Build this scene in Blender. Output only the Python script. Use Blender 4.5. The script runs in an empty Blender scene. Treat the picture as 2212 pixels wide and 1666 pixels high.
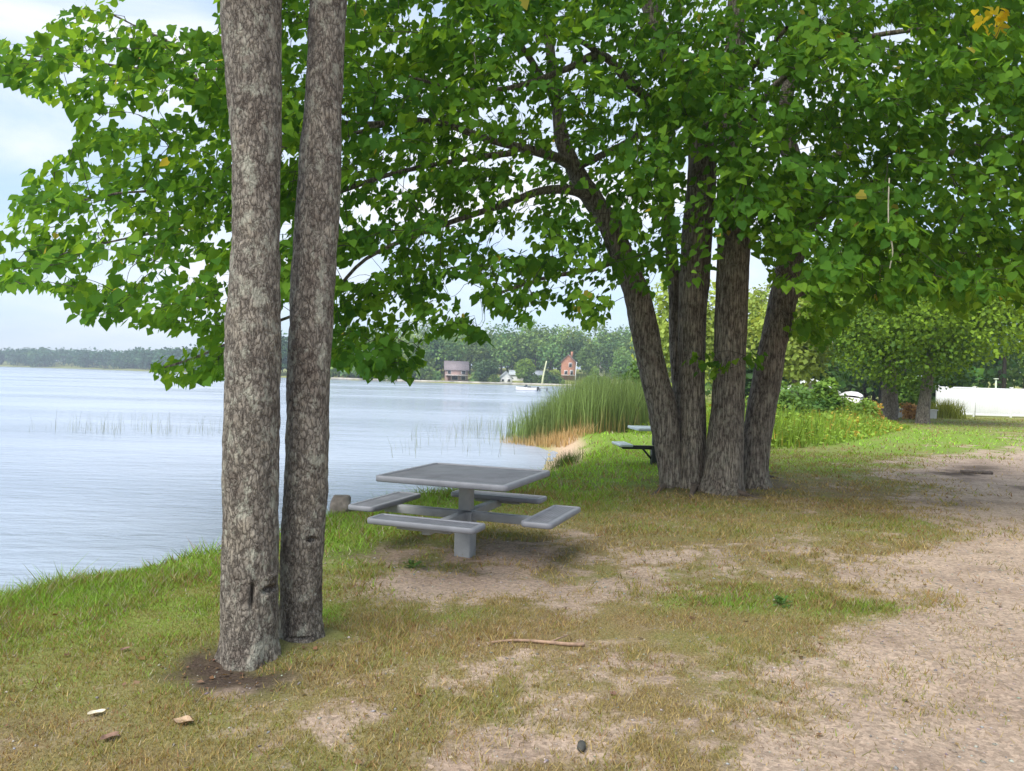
import bpy, bmesh, math, random
import numpy as np
from mathutils import Matrix, Vector

rng = np.random.default_rng(7)
random.seed(7)
S = bpy.context.scene
COL = S.collection
R = math.radians

# ------------------------------------------------------------------ camera
VW, VH, F = 2212.0, 1666.0, 1663.0          # units of the photo as viewed; focal length in them
CAM = np.array([0.0, 0.0, 1.6])
PITCH, ROLL = 0.485, 1.6
cm = Matrix.Rotation(R(90 - PITCH), 4, 'X') @ Matrix.Rotation(R(ROLL), 4, 'Z')
CR = np.array(cm.to_3x3())
cd = bpy.data.cameras.new('camera')
cd.sensor_width = 36
cd.lens = 36 * F / VW
cd.clip_start = 0.05
cd.clip_end = 6000
cam = bpy.data.objects.new('camera', cd)
COL.objects.link(cam)
cam.matrix_world = Matrix.Translation(CAM) @ cm
S.camera = cam


def P(vx, vy, d):
    """Point of the scene at depth d (metres along +Y) on the sight line of (vx, vy)."""
    v = CR @ np.array([(vx - VW / 2) / F, -(vy - VH / 2) / F, -1.0])
    return CAM + v * (d / v[1])


def G(vx, vy, z=0.0):
    v = CR @ np.array([(vx - VW / 2) / F, -(vy - VH / 2) / F, -1.0])
    return CAM + v * ((z - CAM[2]) / v[2])


def proj(p):
    q = (p - CAM) @ CR
    w = -q[:, 2]
    w = np.where(w < 0.05, 0.05, w)
    return np.stack([q[:, 0] / w * F + VW / 2, -q[:, 1] / w * F + VH / 2], 1)


# ------------------------------------------------------------------ numeric helpers
def _h(i, j, k, s):
    n = (i * 374761393 + j * 668265263 + k * 2147483647 + s * 144665) & 0xFFFFFFFF
    n = ((n ^ (n >> 13)) * 1274126177) & 0xFFFFFFFF
    n = (n ^ (n >> 16)) & 0xFFFFFFFF
    return n / 4294967295.0 * 2 - 1


def vnoise(p, seed=0):
    p = np.asarray(p, float)
    i = np.floor(p).astype(np.int64)
    f = p - i
    f = f * f * (3 - 2 * f)
    r = 0
    for dx in (0, 1):
        for dy in (0, 1):
            for dz in (0, 1):
                w = (f[:, 0] if dx else 1 - f[:, 0]) * (f[:, 1] if dy else 1 - f[:, 1]) * (f[:, 2] if dz else 1 - f[:, 2])
                r = r + w * _h(i[:, 0] + dx, i[:, 1] + dy, i[:, 2] + dz, seed)
    return r


def n2(x, y, s, seed=0):
    return vnoise(np.stack([x * s, y * s, np.zeros_like(x) + seed * 3.7], 1), seed)


def sstep(a, b, x):
    t = np.clip((x - a) / (b - a), 0, 1)
    return t * t * (3 - 2 * t)


def inpoly(px, py, poly):
    poly = np.asarray(poly, float)
    r = np.zeros(px.shape, bool)
    n = len(poly)
    for a in range(n):
        x1, y1 = poly[a]
        x2, y2 = poly[(a + 1) % n]
        c = ((y1 > py) != (y2 > py))
        with np.errstate(divide='ignore', invalid='ignore'):
            xi = (x2 - x1) * (py - y1) / (y2 - y1 + 1e-12) + x1
        r ^= c & (px < xi)
    return r


def polydist(px, py, poly):
    poly = np.asarray(poly, float)
    d = np.full(px.shape, 1e9)
    for a in range(len(poly)):
        A, B = poly[a], poly[(a + 1) % len(poly)]
        e = B - A
        t = np.clip(((px - A[0]) * e[0] + (py - A[1]) * e[1]) / (e @ e), 0, 1)
        d = np.minimum(d, np.hypot(px - A[0] - t * e[0], py - A[1] - t * e[1]))
    return d


def unit(v):
    return v / np.maximum(np.linalg.norm(v, axis=-1, keepdims=True), 1e-9)


# ------------------------------------------------------------------ materials
def newmat(name):
    m = bpy.data.materials.new(name)
    m.use_nodes = True
    nt = m.node_tree
    b = nt.nodes['Principled BSDF']
    return m, nt, b


def nd(nt, t, **kw):
    n = nt.nodes.new(t)
    for k, v in kw.items():
        if k.startswith('i_'):
            n.inputs[k[2:].replace('_', ' ')].default_value = v
        else:
            setattr(n, k, v)
    return n


def ramp(nt, stops):
    n = nt.nodes.new('ShaderNodeValToRGB')
    cr = n.color_ramp
    while len(cr.elements) > 1:
        cr.elements.remove(cr.elements[-1])
    cr.elements[0].position = stops[0][0]
    cr.elements[0].color = (*stops[0][1], 1)
    for p, c in stops[1:]:
        e = cr.elements.new(p)
        e.color = (*c, 1)
    return n


def mixc(nt, a, b, f, mode='MIX'):
    n = nt.nodes.new('ShaderNodeMix')
    n.data_type = 'RGBA'
    n.blend_type = mode
    for s, v in ((n.inputs[0], f), (n.inputs[6], a), (n.inputs[7], b)):
        if isinstance(v, bpy.types.NodeSocket):
            nt.links.new(v, s)
        elif isinstance(v, (int, float)):
            s.default_value = v
        else:
            s.default_value = (*v, 1)
    return n.outputs[2]


def coord(nt, scale=(1, 1, 1), kind='Object'):
    tc = nt.nodes.new('ShaderNodeTexCoord')
    mp = nt.nodes.new('ShaderNodeMapping')
    mp.inputs['Scale'].default_value = scale
    nt.links.new(tc.outputs[kind], mp.inputs['Vector'])
    return mp.outputs[0]


def noise(nt, vec, scale, detail=4, rough=.55):
    n = nd(nt, 'ShaderNodeTexNoise', i_Scale=scale, i_Detail=detail, i_Roughness=rough)
    nt.links.new(vec, n.inputs['Vector'])
    return n.outputs['Fac']


def bump(nt, b, h, strength=.5, dist=.02):
    n = nd(nt, 'ShaderNodeBump', i_Strength=strength, i_Distance=dist)
    nt.links.new(h, n.inputs['Height'])
    nt.links.new(n.outputs[0], b.inputs['Normal'])


def simple(name, col, rough=.7, var=.25, scale=6, metal=0, bstr=0.2, bscale=40, bdist=.005):
    m, nt, b = newmat(name)
    v = coord(nt)
    f = noise(nt, v, scale, 5)
    lo = tuple(c * (1 - var) for c in col)
    hi = tuple(min(1, c * (1 + var)) for c in col)
    r = ramp(nt, [(.3, lo), (.7, hi)])
    nt.links.new(f, r.inputs[0])
    nt.links.new(r.outputs[0], b.inputs['Base Color'])
    b.inputs['Roughness'].default_value = rough
    b.inputs['Metallic'].default_value = metal
    if bstr:
        bump(nt, b, noise(nt, v, bscale, 4), bstr, bdist)
    return m


def leafmat(name, trans=.45, gain=1.7, rough=.5, spec=.35):
    m, nt, b = newmat(name)
    a = nd(nt, 'ShaderNodeVertexColor', layer_name='Col')
    nt.links.new(a.outputs[0], b.inputs['Base Color'])
    b.inputs['Roughness'].default_value = rough
    b.inputs['Specular IOR Level'].default_value = spec
    tr = nt.nodes.new('ShaderNodeBsdfTranslucent')
    g = mixc(nt, a.outputs[0], (1.25 * gain, 1.0 * gain, .5 * gain), 1.0, 'MULTIPLY')
    nt.links.new(g, tr.inputs[0])
    mx = nt.nodes.new('ShaderNodeMixShader')
    mx.inputs[0].default_value = trans
    out = nt.nodes['Material Output']
    nt.links.new(b.outputs[0], mx.inputs[1])
    nt.links.new(tr.outputs[0], mx.inputs[2])
    nt.links.new(mx.outputs[0], out.inputs[0])
    return m


M = {}
M['leaf'] = leafmat('broad_leaf', .5, 2.0, .7, .06)
M['far_leaf'] = leafmat('distant_leaf', .3, 1.5, .6, .2)
M['blade'] = leafmat('grass_blade', .3, 1.4, .6, .2)


def bark(name, stretch, dark, mid, light, lich, bdist, lichamt, vscale=24, crack=.5):
    m, nt, b = newmat(name)
    v = coord(nt, (1, 1, stretch))
    v0 = coord(nt, (1, 1, .7))
    warp = nd(nt, 'ShaderNodeTexNoise', i_Scale=14, i_Detail=5, i_Roughness=.65)
    nt.links.new(v, warp.inputs['Vector'])
    vm = nd(nt, 'ShaderNodeVectorMath', operation='MULTIPLY_ADD')
    nt.links.new(warp.outputs['Color'], vm.inputs[0])
    vm.inputs[1].default_value = (.11, .11, .11)
    nt.links.new(v, vm.inputs[2])
    vo = nd(nt, 'ShaderNodeTexVoronoi', feature='DISTANCE_TO_EDGE', i_Scale=vscale)
    nt.links.new(vm.outputs[0], vo.inputs['Vector'])
    cr = ramp(nt, [(0.0, (1 - crack,) * 3), (.1, (1 - crack * .4,) * 3), (.3, (1, 1, 1))])
    nt.links.new(vo.outputs['Distance'], cr.inputs[0])
    fine = noise(nt, v, 48, 8, .72)
    mid_ = noise(nt, v0, 17, 6, .7)
    big = noise(nt, v0, 4, 5, .6)
    r1 = ramp(nt, [(.32, mid), (.68, light)])
    nt.links.new(fine, r1.inputs[0])
    c = mixc(nt, dark, r1.outputs[0], cr.outputs[0])
    r4 = ramp(nt, [(.34, (.5, .45, .43)), (.5, (1, 1, 1)), (.68, (1.3, 1.27, 1.2))])
    nt.links.new(mid_, r4.inputs[0])
    c = mixc(nt, c, r4.outputs[0], .8, 'MULTIPLY')
    r2 = ramp(nt, [(.25, (.62, .56, .55)), (.5, (1, 1, 1)), (.75, (1.2, 1.17, 1.1))])
    nt.links.new(big, r2.inputs[0])
    c = mixc(nt, c, r2.outputs[0], 1.0, 'MULTIPLY')
    ln = noise(nt, v0, 11, 8, .75)
    r3 = ramp(nt, [(.53, (0, 0, 0)), (.6, (lichamt,) * 3)])
    nt.links.new(ln, r3.inputs[0])
    c = mixc(nt, c, lich, r3.outputs[0])
    nt.links.new(c, b.inputs['Base Color'])
    b.inputs['Roughness'].default_value = .92
    b.inputs['Specular IOR Level'].default_value = .15
    hm = nd(nt, 'ShaderNodeMath', operation='MULTIPLY_ADD')
    nt.links.new(fine, hm.inputs[0])
    hm.inputs[1].default_value = 1.2
    nt.links.new(cr.outputs[0], hm.inputs[2])
    hm2 = nd(nt, 'ShaderNodeMath', operation='MULTIPLY_ADD')
    nt.links.new(mid_, hm2.inputs[0])
    hm2.inputs[1].default_value = 1.5
    nt.links.new(hm.outputs[0], hm2.inputs[2])
    bump(nt, b, hm2.outputs[0], .8, bdist)
    return m


M['bark_grey'] = bark('scaly_grey_bark', .42, (.06, .051, .045), (.165, .146, .126), (.355, .325, .28), (.41, .415, .345), .013, .6, 38, .85)
M['bark_brown'] = bark('ridged_brown_bark', .11, (.06, .05, .042), (.19, .163, .138), (.35, .315, .275), (.34, .335, .27), .014, .35, 26, .95)
M['twig'] = simple('twig_bark', (.045, .035, .028), .9, .3, 20, 0, .3, 60)
M['pale_twig'] = simple('pale_twig', (.4, .38, .3), .8, .2)
M['root'] = simple('root_bark', (.1, .075, .06), .9, .4, 12, 0, .6, 50, .01)


# ------------------------------------------------------------------ objects
ORG = {}


def fill(me, V, faces, cols=None, smooth=False):
    """faces: an int array (n, k) or a list of them with different k"""
    V = np.asarray(V, np.float32)
    fl = faces if isinstance(faces, list) and len(faces) and isinstance(faces[0], np.ndarray) else [np.asarray(faces)]
    fl = [f for f in fl if len(f)]
    me.vertices.add(len(V))
    me.vertices.foreach_set('co', V.ravel())
    nl = sum(f.size for f in fl)
    npoly = sum(len(f) for f in fl)
    me.loops.add(nl)
    me.loops.foreach_set('vertex_index', np.concatenate([f.ravel() for f in fl]).astype(np.int32))
    me.polygons.add(npoly)
    tot = np.concatenate([np.full(len(f), f.shape[1]) for f in fl]).astype(np.int32)
    me.polygons.foreach_set('loop_start', np.concatenate([[0], np.cumsum(tot)[:-1]]).astype(np.int32))
    if smooth:
        me.polygons.foreach_set('use_smooth', np.ones(npoly, bool))
    me.update(calc_edges=True)
    if cols is not None:
        a = me.color_attributes.new('Col', 'FLOAT_COLOR', 'POINT')
        c = np.ones((len(V), 4), np.float32)
        c[:, :3] = cols
        a.data.foreach_set('color', c.ravel())


def tag(o, label=None, cat=None, group=None, kind=None):
    if label:
        o['label'] = label
    if cat:
        o['category'] = cat
    if group:
        o['group'] = group
    if kind:
        o['kind'] = kind
    return o


def obj(name, V, faces, mat, parent=None, cols=None, smooth=False, org=None):
    """One mesh object; V in world coordinates."""
    V = np.asarray(V, float)
    me = bpy.data.meshes.new(name)
    po = ORG[parent.name] if parent else None
    o_ = po if parent else (np.array(org, float) if org is not None else np.zeros(3))
    fill(me, V - o_, faces, cols, smooth)
    me.materials.append(mat)
    o = bpy.data.objects.new(name, me)
    COL.objects.link(o)
    ORG[o.name] = o_
    if parent:
        o.parent = parent
    else:
        o.location = o_
    return o


def empty(name, loc):
    o = bpy.data.objects.new(name, None)
    COL.objects.link(o)
    o.empty_display_size = .2
    o.location = loc
    ORG[o.name] = np.array(loc, float)
    return o


class MB:
    """Collects pieces into one mesh."""

    def __init__(s):
        s.v, s.f, s.n = [], {}, 0

    def add(s, V, faces):
        V = np.asarray(V, float)
        for f in faces:
            s.f.setdefault(len(f), []).append([i + s.n for i in f])
        s.v.append(V)
        s.n += len(V)
        return s

    def box(s, c, size, rot=0.0, tilt=None, bev=0.0):
        bm = bmesh.new()
        bmesh.ops.create_cube(bm, size=1)
        for v in bm.verts:
            v.co = Vector((v.co.x * size[0], v.co.y * size[1], v.co.z * size[2]))
        if bev:
            bmesh.ops.bevel(bm, geom=bm.edges[:], offset=bev, segments=2, affect='EDGES', profile=.5)
        mt = Matrix.Rotation(rot, 3, 'Z')
        if tilt is not None:
            mt = mt @ tilt
        bm.verts.ensure_lookup_table()
        V = [tuple(mt @ v.co + Vector(c)) for v in bm.verts]
        s.add(V, [[v.index for v in f.verts] for f in bm.faces])
        bm.free()
        return s

    def slab(s, c, w, l, t, r, rot=0.0, bev=.01):
        """rounded rectangle slab, w along local x, l along local y"""
        bm = bmesh.new()
        pts = []
        for sx, sy, a0 in ((1, 1, 0), (-1, 1, 90), (-1, -1, 180), (1, -1, 270)):
            for k in range(5):
                a = R(a0 + k * 22.5)
                pts.append((sx * (w / 2 - r) + r * math.cos(a), sy * (l / 2 - r) + r * math.sin(a)))
        vs = [bm.verts.new((x, y, -t / 2)) for x, y in pts]
        fc = bm.faces.new(vs)
        ex = bmesh.ops.extrude_face_region(bm, geom=[fc])
        for e in ex['geom']:
            if isinstance(e, bmesh.types.BMVert):
                e.co.z = t / 2
        bmesh.ops.recalc_face_normals(bm, faces=bm.faces[:])
        ed = [e for e in bm.edges if abs(e.verts[0].co.z - e.verts[1].co.z) < 1e-6]
        if bev:
            bmesh.ops.bevel(bm, geom=ed, offset=bev, segments=2, affect='EDGES', profile=.5)
        mt = Matrix.Rotation(rot, 3, 'Z')
        bm.verts.index_update()
        V = [tuple(mt @ v.co + Vector(c)) for v in bm.verts]
        s.add(V, [[v.index for v in f.verts] for f in bm.faces])
        bm.free()
        return s

    def frame(s, c, w, l, t, r, band, rot=0.0, ch=.007):
        """rounded rectangular frame with small chamfers on its outer edges"""
        def loop(dw, z_):
            out = []
            for sx, sy, a0 in ((1, 1, 0), (-1, 1, 90), (-1, -1, 180), (1, -1, 270)):
                for k in range(6):
                    a = R(a0 + k * 18)
                    rr = max(r - dw, .004)
                    X_, Y_ = sx * (w / 2 - dw - rr) + rr * math.cos(a), sy * (l / 2 - dw - rr) + rr * math.sin(a)
                    out.append((c[0] + X_ * math.cos(rot) - Y_ * math.sin(rot), c[1] + X_ * math.sin(rot) + Y_ * math.cos(rot), c[2] + z_))
            return out
        L = [loop(band, t / 2), loop(ch, t / 2), loop(0, t / 2 - ch), loop(0, -t / 2 + ch), loop(ch, -t / 2), loop(band, -t / 2)]
        n = len(L[0])
        Fq = []
        for i in range(6):
            for j in range(n):
                k = (j + 1) % n
                a, b_ = i * n, ((i + 1) % 6) * n
                Fq.append((a + j, b_ + j, b_ + k, a + k))
        return s.add([p_ for q_ in L for p_ in q_], Fq)

    def tube(s, pts, rad, sides=8, cap=True):
        V, Fq, caps = tube(pts, rad, sides)
        s.add(V, Fq.tolist())
        if cap:
            s.f.setdefault(sides, []).extend([[i + s.n - len(V) for i in c] for c in caps])
        return s

    def build(s, name, mat, parent=None, smooth=False, org=None):
        return obj(name, np.concatenate(s.v), [np.array(f) for f in s.f.values()], mat, parent, None, smooth, org)


def tube(pts, rad, sides=8):
    pts = np.asarray(pts, float)
    rad = np.asarray(rad, float)
    n = len(pts)
    tg = np.gradient(pts, axis=0)
    tg = unit(tg)
    ref = np.array([0.0, 1.0, 0.0]) if abs(unit(pts[-1] - pts[0])[1]) < .8 else np.array([1.0, 0, 0])
    u = unit(np.cross(tg, ref))
    w = np.cross(u, tg)
    a = np.arange(sides) / sides * 2 * math.pi
    V = (pts[:, None] + rad[:, None, None] * (np.cos(a)[None, :, None] * u[:, None] + np.sin(a)[None, :, None] * w[:, None])).reshape(-1, 3)
    i = np.arange(n - 1)[:, None] * sides
    j = np.arange(sides)[None]
    k = (j + 1) % sides
    Fq = np.stack([i + j, i + k, i + sides + k, i + sides + j], 2).reshape(-1, 4)
    return V, Fq, [list(range(sides))[::-1], [(n - 1) * sides + q for q in range(sides)]]


def spline(pts, n):
    """Catmull-Rom through rows of pts (any width)"""
    p = np.asarray(pts, float)
    p = np.vstack([2 * p[0] - p[1], p, 2 * p[-1] - p[-2]])
    m = len(p) - 3
    t = np.linspace(0, m - 1e-6, n)
    i = t.astype(int)
    f = (t - i)[:, None]
    a, b, c, d = p[i], p[i + 1], p[i + 2], p[i + 3]
    return .5 * (2 * b + (c - a) * f + (2 * a - 5 * b + 4 * c - d) * f ** 2 + (3 * b - a - 3 * c + d) * f ** 3)


HEART = np.array([(0, .06, 0), (-.3, -.04, .03), (-.5, .28, .05), (-.34, .62, .03), (0, 1.08, -.12), (.34, .62, .03), (.5, .28, .05), (.3, -.04, .03), (0, .42, -.06)])
HEARTF = np.array([(8, 0, 1), (8, 1, 2), (8, 2, 3), (8, 3, 4), (8, 4, 5), (8, 5, 6), (8, 6, 7), (8, 7, 0)])
RHOMB = np.array([(0, 0, 0), (-.45, .45, .08), (0, 1, -.1), (.45, .45, .08)])
RHOMBF = np.array([(0, 1, 2), (0, 2, 3)])


def leaves(pos, axis, nrm, size, col, shape='heart'):
    T, TF = (HEART, HEARTF) if shape == 'heart' else (RHOMB, RHOMBF)
    axis = unit(axis)
    x = unit(np.cross(axis, nrm))
    z = np.cross(x, axis)
    s = size[:, None, None]
    V = pos[:, None] + s * (T[None, :, 0:1] * x[:, None] + T[None, :, 1:2] * axis[:, None] + T[None, :, 2:3] * z[:, None])
    n = len(pos)
    Fc = (np.arange(n)[:, None, None] * len(T) + TF[None]).reshape(-1, 3)
    C = np.repeat(col, len(T), axis=0)
    return V.reshape(-1, 3), Fc, C


def trunk_mesh(path, sides=40, rings=160, amp=.006, vs=3.0, hs=26.0, seed=1, flare=None, scars=()):
    """path rows: x,y,z,r"""
    q = spline(path, rings)
    V, Fq, caps = tube(q[:, :3], q[:, 3], sides)
    ctr = np.repeat(q[:, :3], sides, axis=0)
    d = unit(V - ctr)
    rr = np.repeat(q[:, 3], sides)
    nz = vnoise(V * np.array([hs, hs, vs]), seed) * amp + vnoise(V * np.array([4, 4, 1.5]), seed + 5) * rr * .08
    nz += vnoise(V * np.array([hs * 2, hs * 2, vs * 3]), seed + 9) * amp * .6
    if flare:
        z0, hgt, am = flare
        ang = np.tile(np.arange(sides) / sides * 2 * math.pi, rings)
        k = np.clip(1 - (V[:, 2] - z0) / hgt, 0, 1) ** 2
        nz += k * rr * am * (.6 + .5 * np.cos(ang * 4 + seed) + .3 * np.cos(ang * 7 + seed * 2))
    for c, rx, rz, dep in scars:
        e = V - np.array(c)
        nz -= dep * np.exp(-((e[:, 0] / rx) ** 2 + (e[:, 2] / rz) ** 2 + (e[:, 1] / .12) ** 2) ** 2)
    return V + d * nz[:, None], Fq


# ------------------------------------------------------------------ lake and terrain
LAKE = np.array([(-8.2, .4), (-6.2, 2.4), (-4.05, 5.6), (-3.05, 7.3), (-2.55, 9.2), (-1.7, 10.6), (-1.0, 11.5), (0.1, 13.8), (0.68, 17.0), (0.95, 20), (1.08, 22.2), (0.75, 23.7),
                 (1.2, 27), (2.6, 32), (5, 42), (10, 60), (20, 100), (38, 160), (55, 225), (58, 258), (30, 266), (0, 264), (-40, 268), (-70, 282), (-105, 340), (-170, 460),
                 (-270, 640), (-430, 820), (-700, 930), (-1480, 960), (-1480, -45), (-40, -45), (-20, -15)])
WZ = -0.45


def lake_sd(x, y):
    d = polydist(x, y, LAKE)
    return np.where(inpoly(x, y, LAKE), -d, d)


def terrain(x, y, sd=None):
    if sd is None:
        sd = lake_sd(x, y)
    w = .75 + 1.7 * np.exp(-((x - 1.3) ** 2 / 3 + (y - 20.5) ** 2 / 18))
    z = np.where(sd > 0, WZ - WZ * sstep(0, 1, sd / w), WZ - np.minimum(1.3, .3 * -sd))
    far = (y > 190) | (x < -60)
    z = np.where((sd > 6) & far, z + 9 * (1 - np.exp(-(np.maximum(sd, 6) - 6) / 70)), z)
    return z


def blob(px, py, cx, cy, rx, ry):
    return np.exp(-(((px - cx) / rx) ** 2 + ((py - cy) / ry) ** 2))


PB = np.array([(900, 2350), (975, 2030), (1000, 1900), (1040, 2050), (1110, 2060), (1160, 2090), (1230, 1900), (1300, 1960), (1350, 1850), (1450, 1790), (1560, 1720), (1666, 1640), (1900, 1500)], float)


def cover(x, y, sd):
    """bare gravel, green, dark soil: what grows on or lies over the ground at (x, y)"""
    q = proj(np.stack([x, y, np.zeros_like(x)], 1))
    ok = y > .8
    px = np.where(ok, q[:, 0], 1500)
    py = np.where(ok, q[:, 1], 1900)
    jx = n2(x, y, 1.4, 3) * 70 + n2(x, y, 5, 4) * 30
    jy = n2(x, y, 1.6, 5) * 16 + n2(x, y, 6, 6) * 7
    qx, qy = px + jx, py + jy
    b = np.interp(qy, PB[:, 0], PB[:, 1])
    bare = sstep(-260, 260, qx - b) * 1.0
    for c in ((1020, 1268, 420, 40, 1.1), (850, 1195, 190, 40, .7), (1500, 1212, 260, 26, .5), (1330, 1440, 330, 60, .26), (470, 1490, 90, 40, .4), (1120, 1190, 170, 42, .7),
              (2090, 1020, 190, 22, .9), (1700, 1200, 150, 40, .3), (200, 1600, 200, 60, .2), (780, 1560, 130, 50, .35), (1250, 1590, 250, 60, .35)):
        bare = np.maximum(bare, c[4] * blob(qx, qy, *c[:4]))
    bare = np.clip(bare + .3 * n2(x, y, 2.6, 8) + .36 * n2(x, y, 8, 9) + .2 * n2(x, y, 17, 10) + .17 + .16 * sstep(1330, 1450, qy) * sstep(800, 1100, qx), 0, 1)
    green = 1.1 * np.exp(-np.maximum(sd - 1.1, 0) / .9) * (y < 27)
    for c in ((150, 1280, 380, 95, 1.0), (1330, 1000, 180, 66, 1.35), (1330, 935, 200, 45, 1.35), (1230, 1060, 150, 50, .8), (860, 1090, 170, 35, .9), (1560, 1293, 190, 24, .72), (1830, 1318, 120, 20, .6), (735, 1335, 60, 22, .8),
              (760, 1130, 70, 40, .8), (1930, 950, 500, 38, .95), (1250, 1095, 300, 40, .45), (980, 1330, 130, 26, .35), (1750, 1140, 250, 30, .25), (1700, 1000, 300, 34, .5),
              (30, 1560, 90, 40, .25)):
        green = np.maximum(green, c[4] * blob(qx, qy, *c[:4]))
    green = np.clip(green * (1 + .35 * n2(x, y, 3.1, 17)) + .1 + .26 * n2(x, y, 1.3, 11) + .2 * n2(x, y, 6, 12), 0, 1)
    far = y > 40
    green = np.where(far, np.maximum(green, .5), green)
    bare = np.where(far & (y > 55), .0, bare)
    bare = bare * (1 - .8 * green)
    soil = np.zeros_like(x)
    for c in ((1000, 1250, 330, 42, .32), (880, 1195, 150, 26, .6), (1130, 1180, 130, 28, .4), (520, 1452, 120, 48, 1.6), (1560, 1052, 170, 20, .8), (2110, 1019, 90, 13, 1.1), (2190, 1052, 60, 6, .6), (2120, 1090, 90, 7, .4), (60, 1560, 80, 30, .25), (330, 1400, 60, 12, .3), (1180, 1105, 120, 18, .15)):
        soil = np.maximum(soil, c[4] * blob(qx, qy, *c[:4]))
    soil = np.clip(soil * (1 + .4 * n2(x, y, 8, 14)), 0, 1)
    beach = np.exp(-((x - 1.32 - (y - 19) * .1) ** 2 / .5)) * sstep(13.6, 15.5, y) * (1 - sstep(24.5, 26, y)) * (1 - sstep(.8, 1.25, sd + .25 * n2(x, y, 1.5, 33)))
    return bare, green, soil, beach, px, py


xs = np.concatenate([[-1580, -1300, -1000, -800, -650, -520, -420, -340, -270, -210, -160, -120, -90, -70, -55, -42, -32, -25, -19, -15, -12, -10, -8.5, -7.4],
                     np.arange(-6.6, 9.0, .07), np.arange(9.1, 24, .3), [25, 27, 30, 34, 40, 48, 58, 70, 85, 105, 130, 170, 230, 320, 450, 700, 1000, 1580]])
ys = np.concatenate([[-58, -40, -25, -15, -9, -5, -2.5, -1, 0, .7, 1.3, 1.8, 2.2], np.arange(2.5, 17, .07), np.arange(17.1, 30, .16), np.arange(30.3, 60, .8),
                     np.arange(61, 110, 3), np.arange(112, 320, 5), [330, 345, 365, 390, 420, 460, 510, 560, 620, 680, 740, 800, 860, 920, 980, 1050, 1150, 1300, 1500, 1590]])
X, Y = np.meshgrid(xs, ys)
x, y = X.ravel(), Y.ravel()
sd = lake_sd(x, y)
bare, green, soil, beach, px, py = cover(x, y, sd)
z = terrain(x, y, sd)
nearland = (sd > .1) & (y < 60) & (x > -12) & (x < 40)
z = z + np.where(nearland, .012 * n2(x, y, 2.3, 20) + .009 * n2(x, y, 7, 21) + .03 * n2(x, y, .5, 22), 0)
z = z + np.where(nearland, .05 * blob(x, y, 2.85, 11.9, 1.3, .9) + .03 * blob(x, y, -1.3, 4.55, .7, .5) - .07 * blob(x, y, G(2110, 1019)[0], G(2110, 1019)[1], .45, .3)
                 - .045 * blob(x, y, -1.5, 4.1, .26, .14), 0)
gz_x, gz_y, gz_z = xs, ys, z.reshape(X.shape)


def gz(px_, py_):
    """terrain height at points, read from the ground grid"""
    px_, py_ = np.atleast_1d(np.asarray(px_, float)), np.atleast_1d(np.asarray(py_, float))
    i = np.clip(np.searchsorted(gz_x, px_) - 1, 0, len(gz_x) - 2)
    j = np.clip(np.searchsorted(gz_y, py_) - 1, 0, len(gz_y) - 2)
    fx = np.clip((px_ - gz_x[i]) / (gz_x[i + 1] - gz_x[i]), 0, 1)
    fy = np.clip((py_ - gz_y[j]) / (gz_y[j + 1] - gz_y[j]), 0, 1)
    Z = gz_z
    return (Z[j, i] * (1 - fx) + Z[j, i + 1] * fx) * (1 - fy) + (Z[j + 1, i] * (1 - fx) + Z[j + 1, i + 1] * fx) * fy


def gz1(a, b):
    return float(gz(a, b)[0])


nx, ny = len(xs), len(ys)
ii, jj = np.meshgrid(np.arange(nx - 1), np.arange(ny - 1))
base = (jj * nx + ii).ravel()
quads = np.stack([base, base + 1, base + nx + 1, base + nx], 1)
mg, nt, b = newmat('ground_mix')
va = nd(nt, 'ShaderNodeVertexColor', layer_name='Col')
sp = nt.nodes.new('ShaderNodeSeparateColor')
nt.links.new(va.outputs[0], sp.inputs[0])
vc = coord(nt)
nf = noise(nt, vc, 18, 8, .75)
nf2 = noise(nt, vc, 70, 6, .75)
nbig = noise(nt, vc, 1.7, 4)
peb = nd(nt, 'ShaderNodeTexVoronoi', i_Scale=42, i_Randomness=1)
nt.links.new(vc, peb.inputs['Vector'])
rg = ramp(nt, [(.25, (.28, .218, .17)), (.5, (.435, .345, .278)), (.75, (.57, .475, .395))])
nt.links.new(nf2, rg.inputs[0])
pc = ramp(nt, [(0, (.62, .6, .58)), (.5, (1, .97, .95)), (1, (1.3, 1.24, 1.2))])
ps = nt.nodes.new('ShaderNodeSeparateColor')
nt.links.new(peb.outputs['Color'], ps.inputs[0])
nt.links.new(ps.outputs[0], pc.inputs[0])
gravel = mixc(nt, rg.outputs[0], pc.outputs[0], .7, 'MULTIPLY')
rbg = ramp(nt, [(.3, (.8, .77, .75)), (.55, (1.03, 1.02, 1.0)), (.75, (1.12, 1.1, 1.08))])
nt.links.new(nbig, rbg.inputs[0])
gravel = mixc(nt, gravel, rbg.outputs[0], 1.0, 'MULTIPLY')
rt = ramp(nt, [(.28, (.115, .083, .045)), (.5, (.24, .182, .092)), (.72, (.4, .31, .17))])
nt.links.new(nf2, rt.inputs[0])
rgr = ramp(nt, [(.25, (.08, .12, .02)), (.5, (.18, .27, .045)), (.75, (.28, .38, .08))])
nt.links.new(nf2, rgr.inputs[0])
veg = mixc(nt, rt.outputs[0], rgr.outputs[0], sp.outputs[1])
edge = nd(nt, 'ShaderNodeMath', operation='MULTIPLY_ADD')
nt.links.new(nf, edge.inputs[0])
edge.inputs[1].default_value = 1.1
edge.inputs[2].default_value = -.55
ad = nd(nt, 'ShaderNodeMath', operation='ADD', use_clamp=True)
nt.links.new(edge.outputs[0], ad.inputs[0])
nt.links.new(sp.outputs[0], ad.inputs[1])
rb = ramp(nt, [(.3, (0, 0, 0)), (.62, (1, 1, 1))])
nt.links.new(ad.outputs[0], rb.inputs[0])
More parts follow.
